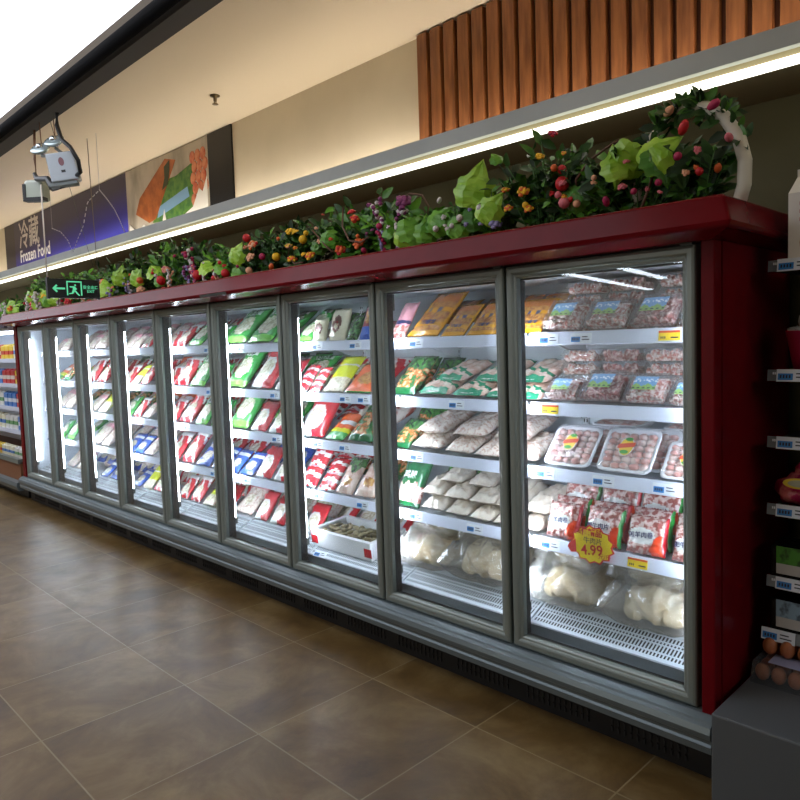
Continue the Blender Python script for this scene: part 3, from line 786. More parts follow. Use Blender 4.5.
FRONT_ROWS = {
 0: [
  ('clam', [(-0.737, -0.547), (-0.538, -0.356), (-0.344, -0.157), (-0.146, -0.005)]),
  ('yellow', [(-1.533, -1.31), (-1.298, -1.148), (-1.136, -0.991), (-0.98, -0.876), (-0.866, -0.742)]),
  ('pinkp', [(-1.649, -1.54)]),
  ('greenb', [(-2.466, -2.31)]),
  ('cup', [(-2.301, -2.181), (-2.163, -2.006)]),
  ('darkg', [(-1.997, -1.906)]),
  ('redp', [(-1.89, -1.786)]),
  ('greenb', [(-3.455, -3.309), (-3.283, -3.01), (-2.986, -2.726), (-2.704, -2.536)]),
  ('redb', [(-4.11, -4.029), (-3.998, -3.813)]),
  ('greenb', [(-3.783, -3.58)]),
  ('paleb', [(-4.882, -4.746), (-4.708, -4.577)]),
  ('redb', [(-4.541, -4.415)]),
  ('paleb', [(-5.71, -5.545), (-5.499, -5.276)]),
  ('paleb', [(-6.545, -6.405), (-6.35, -6.162)]),
 ],
 1: [
  ('clam', [(-0.728, -0.574), (-0.565, -0.38), (-0.372, -0.2), (-0.192, -0.057)]),
  ('wings', [(-1.455, -1.251), (-1.238, -1.045), (-1.034, -0.895), (-0.884, -0.748)]),
  ('vegb', [(-1.663, -1.476)]),
  ('redw', [(-2.486, -2.359), (-2.349, -2.236)]),
  ('lime', [(-2.218, -2.04)]),
  ('pizza', [(-2.023, -1.817)]),
  ('greenb', [(-3.298, -3.024)]),
  ('plate', [(-2.988, -2.727), (-2.705, -2.517)]),
  ('greenb', [(-3.484, -3.337)]),
  ('redb', [(-4.178, -4.063), (-4.031, -3.815)]),
  ('greenb', [(-3.785, -3.568)]),
  ('redb', [(-4.924, -4.806)]),
  ('lime', [(-4.767, -4.635)]),
  ('redb', [(-4.597, -4.453)]),
  ('redb', [(-5.758, -5.546), (-5.5, -5.299)]),
  ('orangeb', [(-6.601, -6.403)]),
  ('vegb', [(-6.348, -6.161)]),
 ],
 2: [
  ('foam', [(-0.734, -0.51), (-0.483, -0.256), (-0.217, -0.032)]),
  ('speck', [(-1.523, -1.319), (-1.293, -1.125), (-1.107, -0.951), (-0.929, -0.759)]),
  ('vegb', [(-1.669, -1.537)]),
  ('plate', [(-2.476, -2.235)]),
  ('orangeb', [(-2.217, -2.047)]),
  ('vegb', [(-2.03, -1.815)]),
  ('greenb', [(-3.298, -3.023)]),
  ('plate', [(-3.0, -2.815), (-2.793, -2.62)]),
  ('greenb', [(-3.512, -3.337)]),
  ('redb', [(-4.177, -4.015), (-3.984, -3.77)]),
  ('greenb', [(-3.74, -3.554)]),
  ('greenb', [(-4.962, -4.804)]),
  ('redb', [(-4.766, -4.634)]),
  ('paleb', [(-4.597, -4.452)]),
  ('paleb', [(-5.731, -5.566)]),
  ('lime', [(-5.52, -5.319)]),
  ('paleb', [(-6.595, -6.398), (-6.344, -6.157)]),
 ],
 3: [
  ('beef', [(-0.73, -0.57), (-0.547, -0.382), (-0.361, -0.203), (-0.176, -0.033)]),
  ('white', [(-1.459, -1.311), (-1.298, -1.159), (-1.147, -1.022), (-1.011, -0.893), (-0.871, -0.751)]),
  ('bigg', [(-1.668, -1.479)]),
  ('redw', [(-2.497, -2.32), (-2.301, -2.154)]),
  ('greentop', [(-2.136, -1.996), (-1.979, -1.815)]),
  ('blueb', [(-3.326, -3.172), (-3.147, -2.99)]),
  ('plate', [(-2.966, -2.783), (-2.761, -2.59)]),
  ('blueb', [(-3.528, -3.352)]),
  ('redb', [(-4.214, -4.018), (-3.986, -3.772)]),
  ('blueb', [(-3.743, -3.556)]),
  ('blueb', [(-4.965, -4.807), (-4.769, -4.636)]),
  ('paleb', [(-4.599, -4.437)]),
  ('paleb', [(-5.732, -5.522), (-5.477, -5.299)]),
  ('greenb', [(-6.566, -6.398), (-6.344, -6.157)]),
 ],
 4: [
  ('bird', [(-0.814, -0.493), (-0.439, -0.118)]),
  ('redbone', [(-1.675, -1.542)]),
  ('bird', [(-1.624, -1.33), (-1.297, -0.951)]),
  ('plate', [(-2.539, -2.398)]),
  ('plate', [(-3.1, -2.933), (-2.909, -2.751)]),
  ('paleb', [(-3.354, -3.124)]),
  ('plate', [(-3.544, -3.381)]),
  ('redb', [(-4.182, -4.02), (-3.989, -3.819)]),
  ('lime', [(-3.789, -3.629)]),
  ('blueb', [(-4.987, -4.828)]),
  ('lime', [(-4.79, -4.638)]),
  ('redb', [(-4.601, -4.439)]),
  ('blueb', [(-5.685, -5.523)]),
  ('blueb', [(-5.477, -5.3)]),
  ('paleb', [(-6.564, -6.37), (-6.316, -6.131)]),
 ],
}
def bay_of(x): return min(7, max(0, int((-x - .02) / W + (.0 if x > -2.6 else -.12))))
LZ = [z - .008 for z in SH] + [DECK - .005]
r2 = random.Random(3)
for l, rows in FRONT_ROWS.items():
    for kn, spans in rows:
        K = KIND[kn]; w0, l0, t0 = K['size']
        for i, (a, b_) in enumerate(spans):
            xc = (a + b_) / 2; wd = b_ - a
            s = max(.75, min(1.25, wd / w0 * .98)) if kn not in ('clam', 'beef', 'foam', 'bird') else max(.8, min(1.12, wd / w0 * 1.0))
            tilt = K['tilt'] + r2.uniform(-3, 3)
            top = (l == 0)
            if top and tilt > 40 and kn not in ('clam',): tilt = min(tilt, 42 if l0 > .25 else tilt)
            yb = .170 if l < 4 else (.175 if kn == 'bird' else .23)
            if kn in ('clam', 'beef', 'foam', 'bird'): tilt = K['tilt']
            c = math.sin(R_(tilt)) * t0 * s
            # the tilted item leans back: its near lower edge sits on the shelf, its belly faces forward
            y = yb + c
            put(kn, i + l, xc, y, LZ[l] + .002, tilt, r2.uniform(-3, 3), 0, (s, s, s if kn != 'beef' else 1), (l, 'front'))
# second rows: what lies behind and on top
def back(kn, l, xs, y, dz, tilt, sc=.95, jit=3):
    for i, x in enumerate(xs):
        put(kn, i, x, y, LZ[l] + .003 + dz, tilt, r2.uniform(-jit, jit), 0, (sc, sc, sc), (l, 'back%d' % int(dz*1000)))
# nearest door
for dz_, yy in ((0, .335), (.056, .335), (.112, .345), (.168, .352)):
    back('clamb', 0, [-.63, -.44, -.22], yy, dz_, 0, 1)
    back('clamb', 1, [-.66, -.47, -.28, -.09], yy, dz_, 0, 1)
back('foam', 2, [-.52, -.20], .40, .14, 4, .98, 2)
back('foam', 2, [-.57, -.315, -.085], .27, .0, 50, .98, 2)
back('beef', 3, [-.66, -.48, -.30, -.12], .30, .0, 75, 1, 2)
back('beef', 3, [-.655, -.475, -.295, -.11], .375, .05, 75, 1.05, 2)
back('yellow', 0, [-1.40, -1.19, -1.0, -.84], .30, .055, 26, .95)
back('wings', 1, [-1.33, -1.08, -.86], .27, .06, 18, .92); back('vegb', 1, [-1.66, -1.50], .38, .0, 50, .85)
back('speck', 2, [-1.42, -1.17, -.93], .22, .075, 16, .92); back('vegb', 2, [-1.63, -1.46], .38, .0, 55, .95)
back('white', 3, [-1.42, -1.26, -1.10, -.95, -.80], .22, .065, 14, .95); back('white', 3, [-1.33, -1.15, -.97], .27, .13, 12, .95)
back('darkg', 3, [-1.40, -1.28], .40, .0, 80, 1.1)
back('bird', 4, [-.32, -.68], .31, .13, 26, .9); back('bird', 4, [-1.48, -1.16], .34, .13, 24, .85)
# third door
back('darkg', 0, [-2.25, -2.10], .34, .06, 30, .9); back('paleb', 0, [-2.0, -2.42], .38, .02, 20, .8)
back('redb', 1, [-2.40, -2.18, -1.95], .40, .05, 32, .9)
back('redbone', 2, [-2.05, -1.86], .34, .08, 20, .75); back('redw', 2, [-2.42, -2.26], .36, .08, 30, .9)
back('redw', 3, [-2.44, -2.28, -2.13], .30, .10, 30, 1); back('vegb', 3, [-2.05, -1.86], .36, .08, 40, .85)
back('plate', 4, [-2.46, -2.22, -1.98, -1.76], .46, .0, 40, 1.0)
# farther doors
for d_, kinds in ((3, ['greenb', 'greenb', 'greenb', 'blueb', 'paleb']), (4, ['redb', 'redb', 'redb', 'redb', 'redb']), (5, ['paleb', 'redb', 'orangeb', 'paleb', 'redb']),
                  (6, ['paleb', 'redb', 'vegb', 'paleb', 'blueb']), (7, ['paleb', 'orangeb', 'vegb', 'greenb', 'blueb'])):
    for l in range(5):
        xs = [-W*d_ - .18 - j*.24 for j in range(3)]
        back(kinds[l], l, xs, .36 if l < 4 else .42, .06, 36, .86)
        if l: back(kinds[(l+1) % 5], l, [x_ - .1 for x_ in xs[:2]], .44, .03, 60, .8)

LOOKP = {}
groups = {}
def rowname(row):
    if row == 'front': return row
    h = int(row[4:])
    return 'back' if h < 25 else ('back upper' if h < 100 else ('back third layer' if h < 125 else 'topmost back'))
for o, kn, key, x, y, z in REC:
    l, row = key; d_ = bay_of(x)
    groups.setdefault((kn, l, rowname(row), d_), []).append((x, o))
for (kn, l, row, d_), items in groups.items():
    items.sort(key=lambda q: q[0])
    for i, (x, o) in enumerate(items):
        K = KIND[kn]
        rw = row
        lab = '%s, %s %s, %s' % (K['look'], LEV[l], rw, BAY[d_])
        if len(items) > 1: lab += ', %s from left' % ORD[i] if i else ', leftmost'
        o['label'] = lab; o['category'] = K['cat']; o['group'] = '%ss on the %s' % (K['look'], LEV[l]) if K['look'][-1] != 's' else '%s on the %s' % (K['look'], LEV[l])
# foam box of clams on the bottom deck of the third door
TB_ = Matrix.Translation((-2.11, .185, .353)) @ Matrix.Rotation(R_(6), 4, 'X')
fb = empty('foam_box', (-2.11, .185, .353), 'open white foam box full of clams behind the third door', 'box', rot=(R_(6), 0, 0))
bx = MB(); bw, bd, bh = .52, .28, .105
bx.box(-bw/2, bw/2, 0, bd, 0, .02).box(-bw/2, bw/2, 0, .022, .02, bh).box(-bw/2, bw/2, bd-.022, bd, .02, bh).box(-bw/2, -bw/2+.022, .022, bd-.022, .02, bh).box(bw/2-.022, bw/2, .022, bd-.022, .02, bh)
bevel(bx.build('body', M_foam, fb), .004)
for sx_ in (-.235, .235): MB().box(sx_-.03, sx_+.03, -.0012, 0, .02, .07).build('tape', p_red, fb)
M_clam = mat('clam_shell', (160, 146, 110), c2=(90, 84, 64), scale=22, lo=.4, hi=.65, rough=.4, bump=.4, bscale=60)
cm = MB(); N_ = 12
for s in (1, -1):
    P = [(0, 0, 0)] ; F = []
    rings = 5
    P = []
    for i in range(rings+1):
        a = (PI/2)*i/rings
        for j in range(N_):
            b_ = 2*PI*j/N_; r_ = math.sin(a) * .026 * (1 + .02*(j % 2))
            P.append((r_*math.cos(b_)*1.15, r_*math.sin(b_) * (.85 if math.sin(b_) > 0 else .7), s*math.cos(a)*.011))
    F = [(i*N_+j, i*N_+(j+1) % N_, (i+1)*N_+(j+1) % N_, (i+1)*N_+j) for i in range(rings) for j in range(N_)]
    cm.poly(P, F, 0, True)
cmm = cm.mesh('clam', M_clam)
q = 0; r3 = random.Random(11)
for k in range(3):
    for i in range(8 if k < 2 else 6):
        for j in range(4 if k < 2 else 3):
            o = link('clam', cmm)
            o.location = TB_ @ Vector((-.20 + i*.056 + (k % 2)*.02 + r3.uniform(-.006, .006), .055 + j*.053 + (k % 2)*.012, .036 + k*.026))
            o.rotation_euler = (r3.uniform(-.5, .5), r3.uniform(-.4, .4), r3.uniform(0, 6.28))
            tag(o, 'grey brown clam heaped with others in the white foam box', 'clam', 'clams in the foam box'); q += 1

# ================================================================== EXIT SIGN AND EMERGENCY LIGHT
ex = empty('exit_sign', (-3.9, -.546, 1.905), 'black hanging exit sign with green arrow and running figure', 'sign')
bevel(MB().box(-.012, .012, -.165, .165, 0, .125).build('housing', M_blackm, ex), .003)
MB().box(.012, .0135, -.16, .16, .004, .12).build('face', mat('sign_black_face', (6, 14, 12), .3), ex)
M_gl = emit('sign_green_glow', (110, 235, 175), .8)
XF = Matrix(((0, 0, 1, 0), (1, 0, 0, 0), (0, 1, 0, 0), (0, 0, 0, 1)))       # local x -> +y, local y -> +z, facing +x
def yflat(name, polys, m, parent, x=.0137):
    mb_ = MB()
    for pts in polys:
        k = len(pts)
        mb_.poly([(x, a, b_) for a, b_ in pts] + [(x+.001, a, b_) for a, b_ in pts], [tuple(range(k)), tuple(range(k, 2*k))] + [(i, (i+1) % k, k+(i+1) % k, k+i) for i in range(k)])
    return mb_.build(name, m, parent)
yflat('arrow', [[(-.138, .062), (-.112, .088), (-.104, .080), (-.116, .068), (-.058, .068), (-.058, .056), (-.116, .056), (-.104, .044), (-.112, .036)]], M_gl, ex)
yflat('doorway', [[(-.048, .018), (-.040, .018), (-.040, .104), (.042, .104), (.042, .018), (.050, .018), (.050, .112), (-.048, .112)]], M_gl, ex)
yflat('runner', [[(.0, .088), (.010, .092), (.014, .084), (.006, .078)], [(-.030, .078), (.004, .078), (.018, .060), (.012, .056), (.0, .068), (-.026, .070)],
                 [(-.006, .076), (.012, .062), (.006, .046), (-.010, .058)], [(-.010, .056), (.004, .046), (-.008, .030), (-.034, .026), (-.034, .032), (-.016, .036)],
                 [(.0, .048), (.010, .050), (.026, .030), (.036, .018), (.028, .016), (.014, .030)]], M_gl, ex)
text('安全出口', .026, M_gl, ex, Matrix.Translation((.0145, .107, .072)) @ XF, bold=.0002)
text('EXIT', .024, M_gl, ex, Matrix.Translation((.0145, .107, .046)) @ XF, bold=.0002)
for yy in (-.160, .160):
    MB().box(-.015, .015, yy-.007, yy+.007, -.006, .132).build('end_cap', M_black, ex)
MB().tube([(0, -.160, .12), (0, -.160, .72)], .0045, 8).build('cable', mat('pale_cord', (196, 188, 176), .6), ex)
MB().tube([(0, .160, .12), (0, -.15, ZC-1.905)], .0016, 6).build('cable', M_alu_d, ex)

em = empty('emergency_light', (-3.62, -.66, 2.69), 'pale emergency light with two round lamps hanging from the dark beam', 'light')
RB = Matrix.Rotation(R_(60), 4, 'Z') @ Matrix.Rotation(R_(-10), 4, 'Y')
eb = MB().box(-.082, .082, -.045, .045, -.095, .078, 0).build('housing', mat('pale_plastic', (160, 168, 174), .4), em); eb.matrix_local = RB; bevel(eb, .010, 3)
w_ = MB().poly([(.016*math.cos(i*PI/8), -.046, .02+.026*math.sin(i*PI/8)) for i in range(16)], [tuple(range(16))]).build('indicator', mat('indicator_dark', (110, 60, 66), .4), eb)
MB().box(-.012, .012, -.047, -.044, -.045, -.03).build('button', M_black, eb)
MB().box(-.10, .06, -.03, .05, -.115, -.095).build('bottom_clip', M_alu_d, eb)
M_chrome = mat('lamp_chrome', (200, 204, 206), .12, .9)
for k, (lx, ly, lz) in enumerate(((-.26, -.05, .15), (-.13, -.01, .175))):
    L = MB().lathe([(0, -.01), (.03, -.008), (.058, .01), (.062, .022), (.058, .026), (.03, .030), (0, .032)], 20)
    lo_ = L.build('lamp_head', mat('lamp_glass', (176, 190, 190), .1, .55), em)
    lo_.matrix_local = Matrix.Translation((lx+.05, ly, lz-.02)) @ Vector((.42, -.55, .72)).to_track_quat('Z', 'Y').to_matrix().to_4x4()
    MB().ball((0, 0, .03), .022, 10).build('bulb', M_chrome, lo_)
    MB().tube([(lx+.05, ly, lz-.05), (lx*.45+.05, ly*.5, lz*.5), (-.04, 0, .08)], .010, 8).build('arm', M_alu_d, em)
    MB().tube([(lx+.05, ly, lz+.02), (lx+.04, ly, .31)], .003, 6).build('wire', mat('copper_wire', (120, 84, 62), .4, .4), em)
MB().tube([(.03, -.03, .31), (.02, -.03, .24), (.05, -.02, .15), (.13, .0, .09), (.16, .03, .01), (.13, .05, -.05), (.07, .05, -.06)], .013, 10).build('power_cable', M_black, em)
MB().tube([(-.37, -.05, .02), (-.33, -.05, -.02), (-.2, -.03, -.04), (-.14, -.02, -.10), (-.03, 0, -.105)], [.012, .018, .018, .03, .02], 8).build('strap', M_black, em)
rc = empty('hanging_battery_box', (-4.05, -.68, 2.62), 'small clear and grey box hanging left of the emergency light', 'box')
rb_ = MB().box(-.065, .065, -.05, .05, -.075, .06).build('housing', mat('smoked_plastic', (158, 164, 150), .25, coat=.4), rc); rb_.matrix_local = Matrix.Rotation(R_(40), 4, 'Z'); bevel(rb_, .02, 2)
sk = MB().box(-.069, .069, -.054, .0, -.080, -.055).box(-.069, -.050, -.055, .0, -.08, .03).build('edge_strap', M_black, rc); sk.matrix_local = Matrix.Rotation(R_(40), 4, 'Z')
MB().tube([(0, 0, .06), (-.01, 0, .2), (.02, .0, .382)], .008, 8).build('cable', mat('copper_wire', (120, 84, 62), .4, .4), rc)

tg = empty('tinsel_garland', (-5.2, .12, ZC), 'thin dashed silver tinsel strings hanging from the cream ceiling', 'garland')
M_tin = mat('tinsel', (176, 176, 188), .4, .5)
MB().tube([(0, 0, 0), (.02, 0, -.55), (.05, 0, -1.13)], .0035, 6).build('hanging_string', mat('string_grey', (120, 110, 98), .6), tg)
def drape(pts, name='tinsel'):
    m = MB(); N = 26
    for i in range(N):
        t = i/N*(len(pts)-1); a = int(t); f = t-a
        def P(tt):
            a = min(int(tt), len(pts)-2); f = tt-a
            return Vector(pts[a])*(1-f) + Vector(pts[a+1])*f
        dt = (len(pts)-1)/N
        m.tube([P(t), P(t+dt*.55)], .0045, 6)
    m.build(name, M_tin, tg)
drape([(.19, 0, -.46), (.32, 0, -.55), (.46, 0, -.66), (.55, 0, -.76), (.63, 0, -.87)])
drape([(-.96, 0, -.62), (-.75, 0, -.68), (-.58, 0, -.78), (-.48, 0, -.90), (-.35, 0, -.80), (-.2, 0, -.70), (-.08, 0, -.52), (.19, 0, -.46)])
MB().tube([(.19, 0, 0), (.19, 0, -.46)], .0015, 5).build('hanging_string', M_tin, tg)
MB().tube([(-.96, 0, 0), (-.96, 0, -.62)], .0015, 5).build('hanging_string', M_tin, tg)

# ================================================================== PLANTS ON TOP OF THE FREEZER
LM = [mat('leaf_dark', (40, 80, 28), .5, c2=(52, 92, 34), scale=8, coat=.1), mat('leaf_mid', (66, 124, 34), .45, c2=(84, 136, 44), scale=8, coat=.1),
      mat('leaf_bright', (132, 184, 40), .4, c2=(164, 206, 66), scale=12, coat=.15), mat('leaf_deep', (28, 54, 24), .5), mat('leaf_mid_bright', (84, 146, 36), .42, c2=(110, 168, 50), scale=10)]
def add_leaf(m, pos, d, nrm, L, Wd, mi):
    d = d.normalized(); s = d.cross(nrm).normalized(); nn = s.cross(d).normalized()
    P = [pos, pos + d*L*.35 + s*Wd*.5 + nn*L*.06, pos + d*L*.72 + s*Wd*.36, pos + d*L - nn*L*.12, pos + d*L*.72 - s*Wd*.36, pos + d*L*.35 - s*Wd*.5 + nn*L*.06, pos + d*L*.4 - nn*L*.04, pos + d*L*.72 - nn*L*.05]
    m.poly(P, [(0, 1, 6), (1, 2, 7, 6), (2, 3, 7), (0, 6, 5), (6, 7, 4, 5), (7, 3, 4)], mi, True)
GRAPE = [(0, 0), (.17, -.13), (.38, -.10), (.40, .06), (.54, .20), (.43, .32), (.47, .52), (.27, .58), (.16, .78), (0, 1.0)]
def chaikin(P):
    out = [P[0]]
    for a, b_ in zip(P, P[1:]): out += [(a[0]*.75+b_[0]*.25, a[1]*.75+b_[1]*.25), (a[0]*.25+b_[0]*.75, a[1]*.25+b_[1]*.75)]
    return out + [P[-1]]
GRAPE = chaikin(GRAPE)
def add_broad(m, pos, d, nrm, L, mi):
    d = d.normalized(); s = d.cross(nrm).normalized(); nn = s.cross(d).normalized()
    half = GRAPE
    def pt(x, y, k): return pos + s*x*L + d*y*L + nn*(-.8*x*x - .4*y*y + k)*L
    C = [pt(0, y, -.022) for x, y in half]
    for sg in (1, -1):
        O = [pt(sg*x, y, .012*math.sin(i*1.3+sg)) for i, (x, y) in enumerate(half)]
        Mx = [pt(sg*x*.5, y*.96+.02, .012 + .014*math.sin(y*22)) for x, y in half]
        n_ = len(half)
        m.poly(O + Mx + C, [(i, i+1, n_+i+1, n_+i) for i in range(n_-1)] + [(n_+i, n_+i+1, 2*n_+i+1, 2*n_+i) for i in range(n_-1)], mi, False)
FC = {'red': (196, 30, 36), 'pink': (226, 120, 130), 'yellow': (236, 186, 30), 'orange': (222, 104, 44), 'purple': (128, 50, 104), 'white': (222, 214, 210), 'lilac': (140, 132, 176), 'peach': (230, 170, 130), 'magenta': (178, 36, 84)}
FM = {k: mat('petal_' + k, v, .55) for k, v in FC.items()}
M_st = mat('twig_brown', (98, 66, 44), .6); M_stg = mat('stem_green', (66, 110, 44), .5)
def blossom(kindf, parent, loc, r, colr, col2='white', seed=0):
    m = MB(); r_ = random.Random(seed)
    if kindf == 'ball': m.ball((0, 0, 0), r, 12, 0, (1, 1, 1.05)); nm = 'berry'
    elif kindf == 'bud':
        m.ball((0, 0, 0), r, 10, 0, (.7, .7, 1.2)); nm = 'bud'
    elif kindf == 'spray':
        nm = 'flower_spray'
        for i in range(18):
            t = i/17; a = r_.uniform(0, 6.28)
            m.ball((math.cos(a)*r*.35*(1.2-t), math.sin(a)*r*.35*(1.2-t), (-t*2.6+.8)*r), r*.22, 6, i % 2)
    else:
        nm = 'flower'
        for i in range(9):
            a = i*2.4; rr = r*(.25+.6*i/9); c = Vector((math.cos(a)*rr, math.sin(a)*rr, r*.3*(1-i/9)))
            m.ball(c, r*.42, 6, i % 2 if col2 != 'white' else 0, (1, 1, .55))
    o = m.build(nm, [FM[colr], FM[col2]], parent); o.location = loc; o.rotation_euler = (r_.uniform(.6, 1.3), r_.uniform(-.3, .3), r_.uniform(.2, 1.2))
    if kindf == 'spray': o.rotation_euler = (r_.uniform(-.2, .2), r_.uniform(-.2, .2), 0)
    return o
CAMV = Vector((.70, -.70, .12))
ZP = 1.957
def arrangement(label, x, wdt, h, dens, small, broads, flowers, seed, twig=(), leafL=.055, cy=.22):
    """small: list of (slot, weight); broads: (dx, y, z, size, slot, lean); flowers: (kind, dx, y, z, r, colour, colour2)"""
    r_ = random.Random(seed)
    root = empty('artificial_plant', (x, cy, ZP), label, 'plant', 'artificial plants along the freezer top')
    sm = MB(); st_ = MB(); st_.lathe([(0, 0), (.05, 0), (.045, .02), (0, .025)], 10)
    for i in range(int(dens*1.5)):
        a = r_.uniform(-1, 1); bx_ = a*wdt*.56; hh = h*(1.05 if h > .28 else (1.7 if x < -3.9 else 1.25))*(1-.3*a*a)*r_.uniform(.55, 1.05)
        p0 = Vector((bx_*.35, r_.uniform(-.03, .05), .01)); p2 = Vector((bx_, r_.uniform(-.09, .12), hh)); p1 = (p0+p2)/2 + Vector((0, 0, h*.12))
        pts = [p0*(1-t)*(1-t) + p1*2*t*(1-t) + p2*t*t for t in (0, .25, .5, .75, 1)]
        st_.tube(pts, .0022, 5, 0)
        for k in range(11):
            t = .18 + .82*k/10; q_ = p0*(1-t)*(1-t) + p1*2*t*(1-t) + p2*t*t
            dd = Vector((r_.uniform(-1, 1), r_.uniform(-.8, .8), r_.uniform(-.3, .9)))
            nn = Vector((r_.uniform(-.4, 1), r_.uniform(-1, .4), r_.uniform(.1, 1)))
            L = leafL*1.05*r_.uniform(.6, 1.4)
            add_leaf(sm, q_, dd, nn, L, L*.5, small[r_.randrange(len(small))])
    st_.build('stem', M_stg, root)
    sm.build('foliage', LM, root)
    if broads:
        for (dx, dy, dz, L, mi, lean) in broads:
            bm2 = MB(); ps = Vector((dx, dy, dz))
            ps.y -= .04; ps.z += .05 if x < -3 else 0; L *= .95 if x > -2 else .8; lean += r_.choice((-1, 1))*r_.uniform(.2, .9) if x < -2 else r_.uniform(-.35, .5); add_broad(bm2, ps, Vector((lean, -.05, .8 if L > 0 else -.8)), CAMV + Vector((r_.uniform(-.2, .2), r_.uniform(-.2, .2), .35)), abs(L), mi)
            bo = bm2.build('broad_leaf', LM, root)
            so_ = bo.modifiers.new('thick', 'SOLIDIFY'); so_.thickness = .0009
            MB().tube([(dx*.5, 0, .01), (dx*.8, dy*.5, dz*.6), (dx, dy, dz)], .003, 6).build('leaf_stalk', M_stg, root)
    for i, (k, dx, dy, dz, rr, c1, c2_) in enumerate(flowers):
        blossom(k, root, (dx, dy, dz), rr, c1, c2_, seed*20+i)
    for i in range(5):
        blossom(['flower', 'ball'][i % 2], root, (r_.uniform(-.45, .45)*wdt, -.09-r_.uniform(0, .03), h*r_.uniform(.35, .95)), r_.uniform(.010, .016), flowers[i % len(flowers)][5], flowers[i % len(flowers)][6], seed*50+i)
    for tw in twig:
        MB().tube(tw, .005, 7).build('twig', M_st, root)
    return root
S3 = [0, 0, 3, 1]
arrangement('white arched basket handle wrapped in dark leaves with red buds, at the freezer corner', -.10, .22, .22, 22, [0, 0, 3, 1], [],
    [('bud', -.07, -.05, .37, .022, 'peach', 'white'), ('bud', .0, -.09, .29, .024, 'red', 'white'), ('bud', .14, -.06, .23, .02, 'pink', 'white'), ('bud', .09, -.06, .35, .022, 'magenta', 'white'), ('bud', .10, -.05, .14, .018, 'orange', 'white')], 1)
hd = bpy.context.scene.objects
rootA = [o for o in col.objects if o.name == 'artificial_plant'][0]
arc = [(.145, 0, 0), (.168, 0, .08), (.170, 0, .16), (.150, 0, .24), (.105, 0, .315), (.04, 0, .365), (-.03, 0, .38), (-.09, 0, .36), (-.15, 0, .30), (-.2, 0, .2), (-.22, 0, .0)]
MB().tube(arc, .023, 14, up=(0, 1, 0)).build('basket_handle', mat('handle_white', (212, 208, 190), .45), rootA)
wl = MB(); r_ = random.Random(5)
for i in range(240):
    t = r_.uniform(2.2, 8.6); a = int(t); f = t-a; q_ = Vector(arc[a])*(1-f)+Vector(arc[min(a+1, 10)])*f
    dd = Vector((r_.uniform(-1, 1), r_.uniform(-1, .6), r_.uniform(-.8, 1)))
    if a < 4 and r_.random() < .85: continue
    L = r_.uniform(.035, .07); add_leaf(wl, q_ + dd.normalized()*.02, dd, Vector((.7, -.7, .3)) + Vector((r_.uniform(-.5, .5), 0, r_.uniform(-.5, .5))), L, L*.5, [0, 0, 3, 1][r_.randrange(4)])
wl.build('foliage', LM, rootA)
arrangement('big lime green leaves over dark fern leaves, beside the white handle', -.30, .38, .23, 34, [0, 3, 1, 0], [(-.03, -.06, .17, .14, 2, -.1), (.07, -.08, .19, .15, 2, .9), (.02, -.05, .26, -.17, 2, -.2), (.10, -.06, .23, -.14, 1, .3), (.16, -.03, .23, -.15, 0, .1), (-.10, 0, .13, .12, 1, -.3)],
    [('flower', -.03, -.09, .13, .018, 'pink', 'white'), ('bud', -.10, -.08, .09, .02, 'magenta', 'white')], 2, twig=[[(.03, -.08, .02), (.06, -.08, .09), (.09, -.08, .16), (.08, -.08, .2)]])
arrangement('dark green leaves under an arching brown twig with a pink berry', -.52, .26, .21, 24, [0, 3, 1, 4], [(-.04, -.04, .10, .12, 1, .5), (.06, -.02, .12, .11, 0, -.2)],
    [('ball', -.05, -.10, .11, .022, 'pink', 'white'), ('ball', .0, -.09, .10, .015, 'peach', 'white'), ('bud', -.03, -.09, .12, .015, 'red', 'white')], 3, twig=[[(-.02, -.05, .10), (-.02, -.06, .2), (.04, -.06, .26), (.13, -.06, .30), (.17, -.06, .31)]])
arrangement('tall dark bush with yellow blossoms and two red berries', -.72, .36, .36, 44, [0, 3, 0, 1], [(-.16, -.06, .33, .07, 4, -.5)],
    [('flower', .04, -.10, .31, .022, 'yellow', 'yellow'), ('flower', -.03, -.12, .18, .028, 'yellow', 'orange'), ('flower', -.14, -.09, .21, .02, 'yellow', 'orange'), ('flower', -.12, -.10, .13, .02, 'orange', 'yellow'), ('flower', -.01, -.11, .11, .02, 'yellow', 'orange'),
     ('ball', .13, -.08, .19, .028, 'red', 'white'), ('ball', .13, -.08, .245, .018, 'red', 'white'), ('flower', .07, -.05, .40, .024, 'magenta', 'red')], 4)
arrangement('bright grape leaves and a lilac flower, left of the yellow blossoms', -1.02, .26, .20, 14, [0, 1, 4], [(-.02, -.06, .18, .20, 2, .15), (.06, -.08, .10, .14, 2, .7), (.0, -.02, .08, .16, 1, -.2), (.05, .04, .06, .15, 0, .1)],
    [('flower', .10, -.09, .075, .034, 'lilac', 'white'), ('bud', -.10, -.05, .07, .014, 'white', 'white')], 5)
arrangement('large green leaves with a small white bud, beside the purple blossoms', -1.22, .26, .18, 16, [0, 1, 4], [(-.06, -.06, .10, .14, 4, .9), (-.10, -.05, .06, .13, 4, .1), (.06, -.05, .06, .13, 4, .4), (.10, -.02, .12, .12, 1, -.4)],
    [('bud', -.05, -.05, .24, .016, 'white', 'white')], 6)
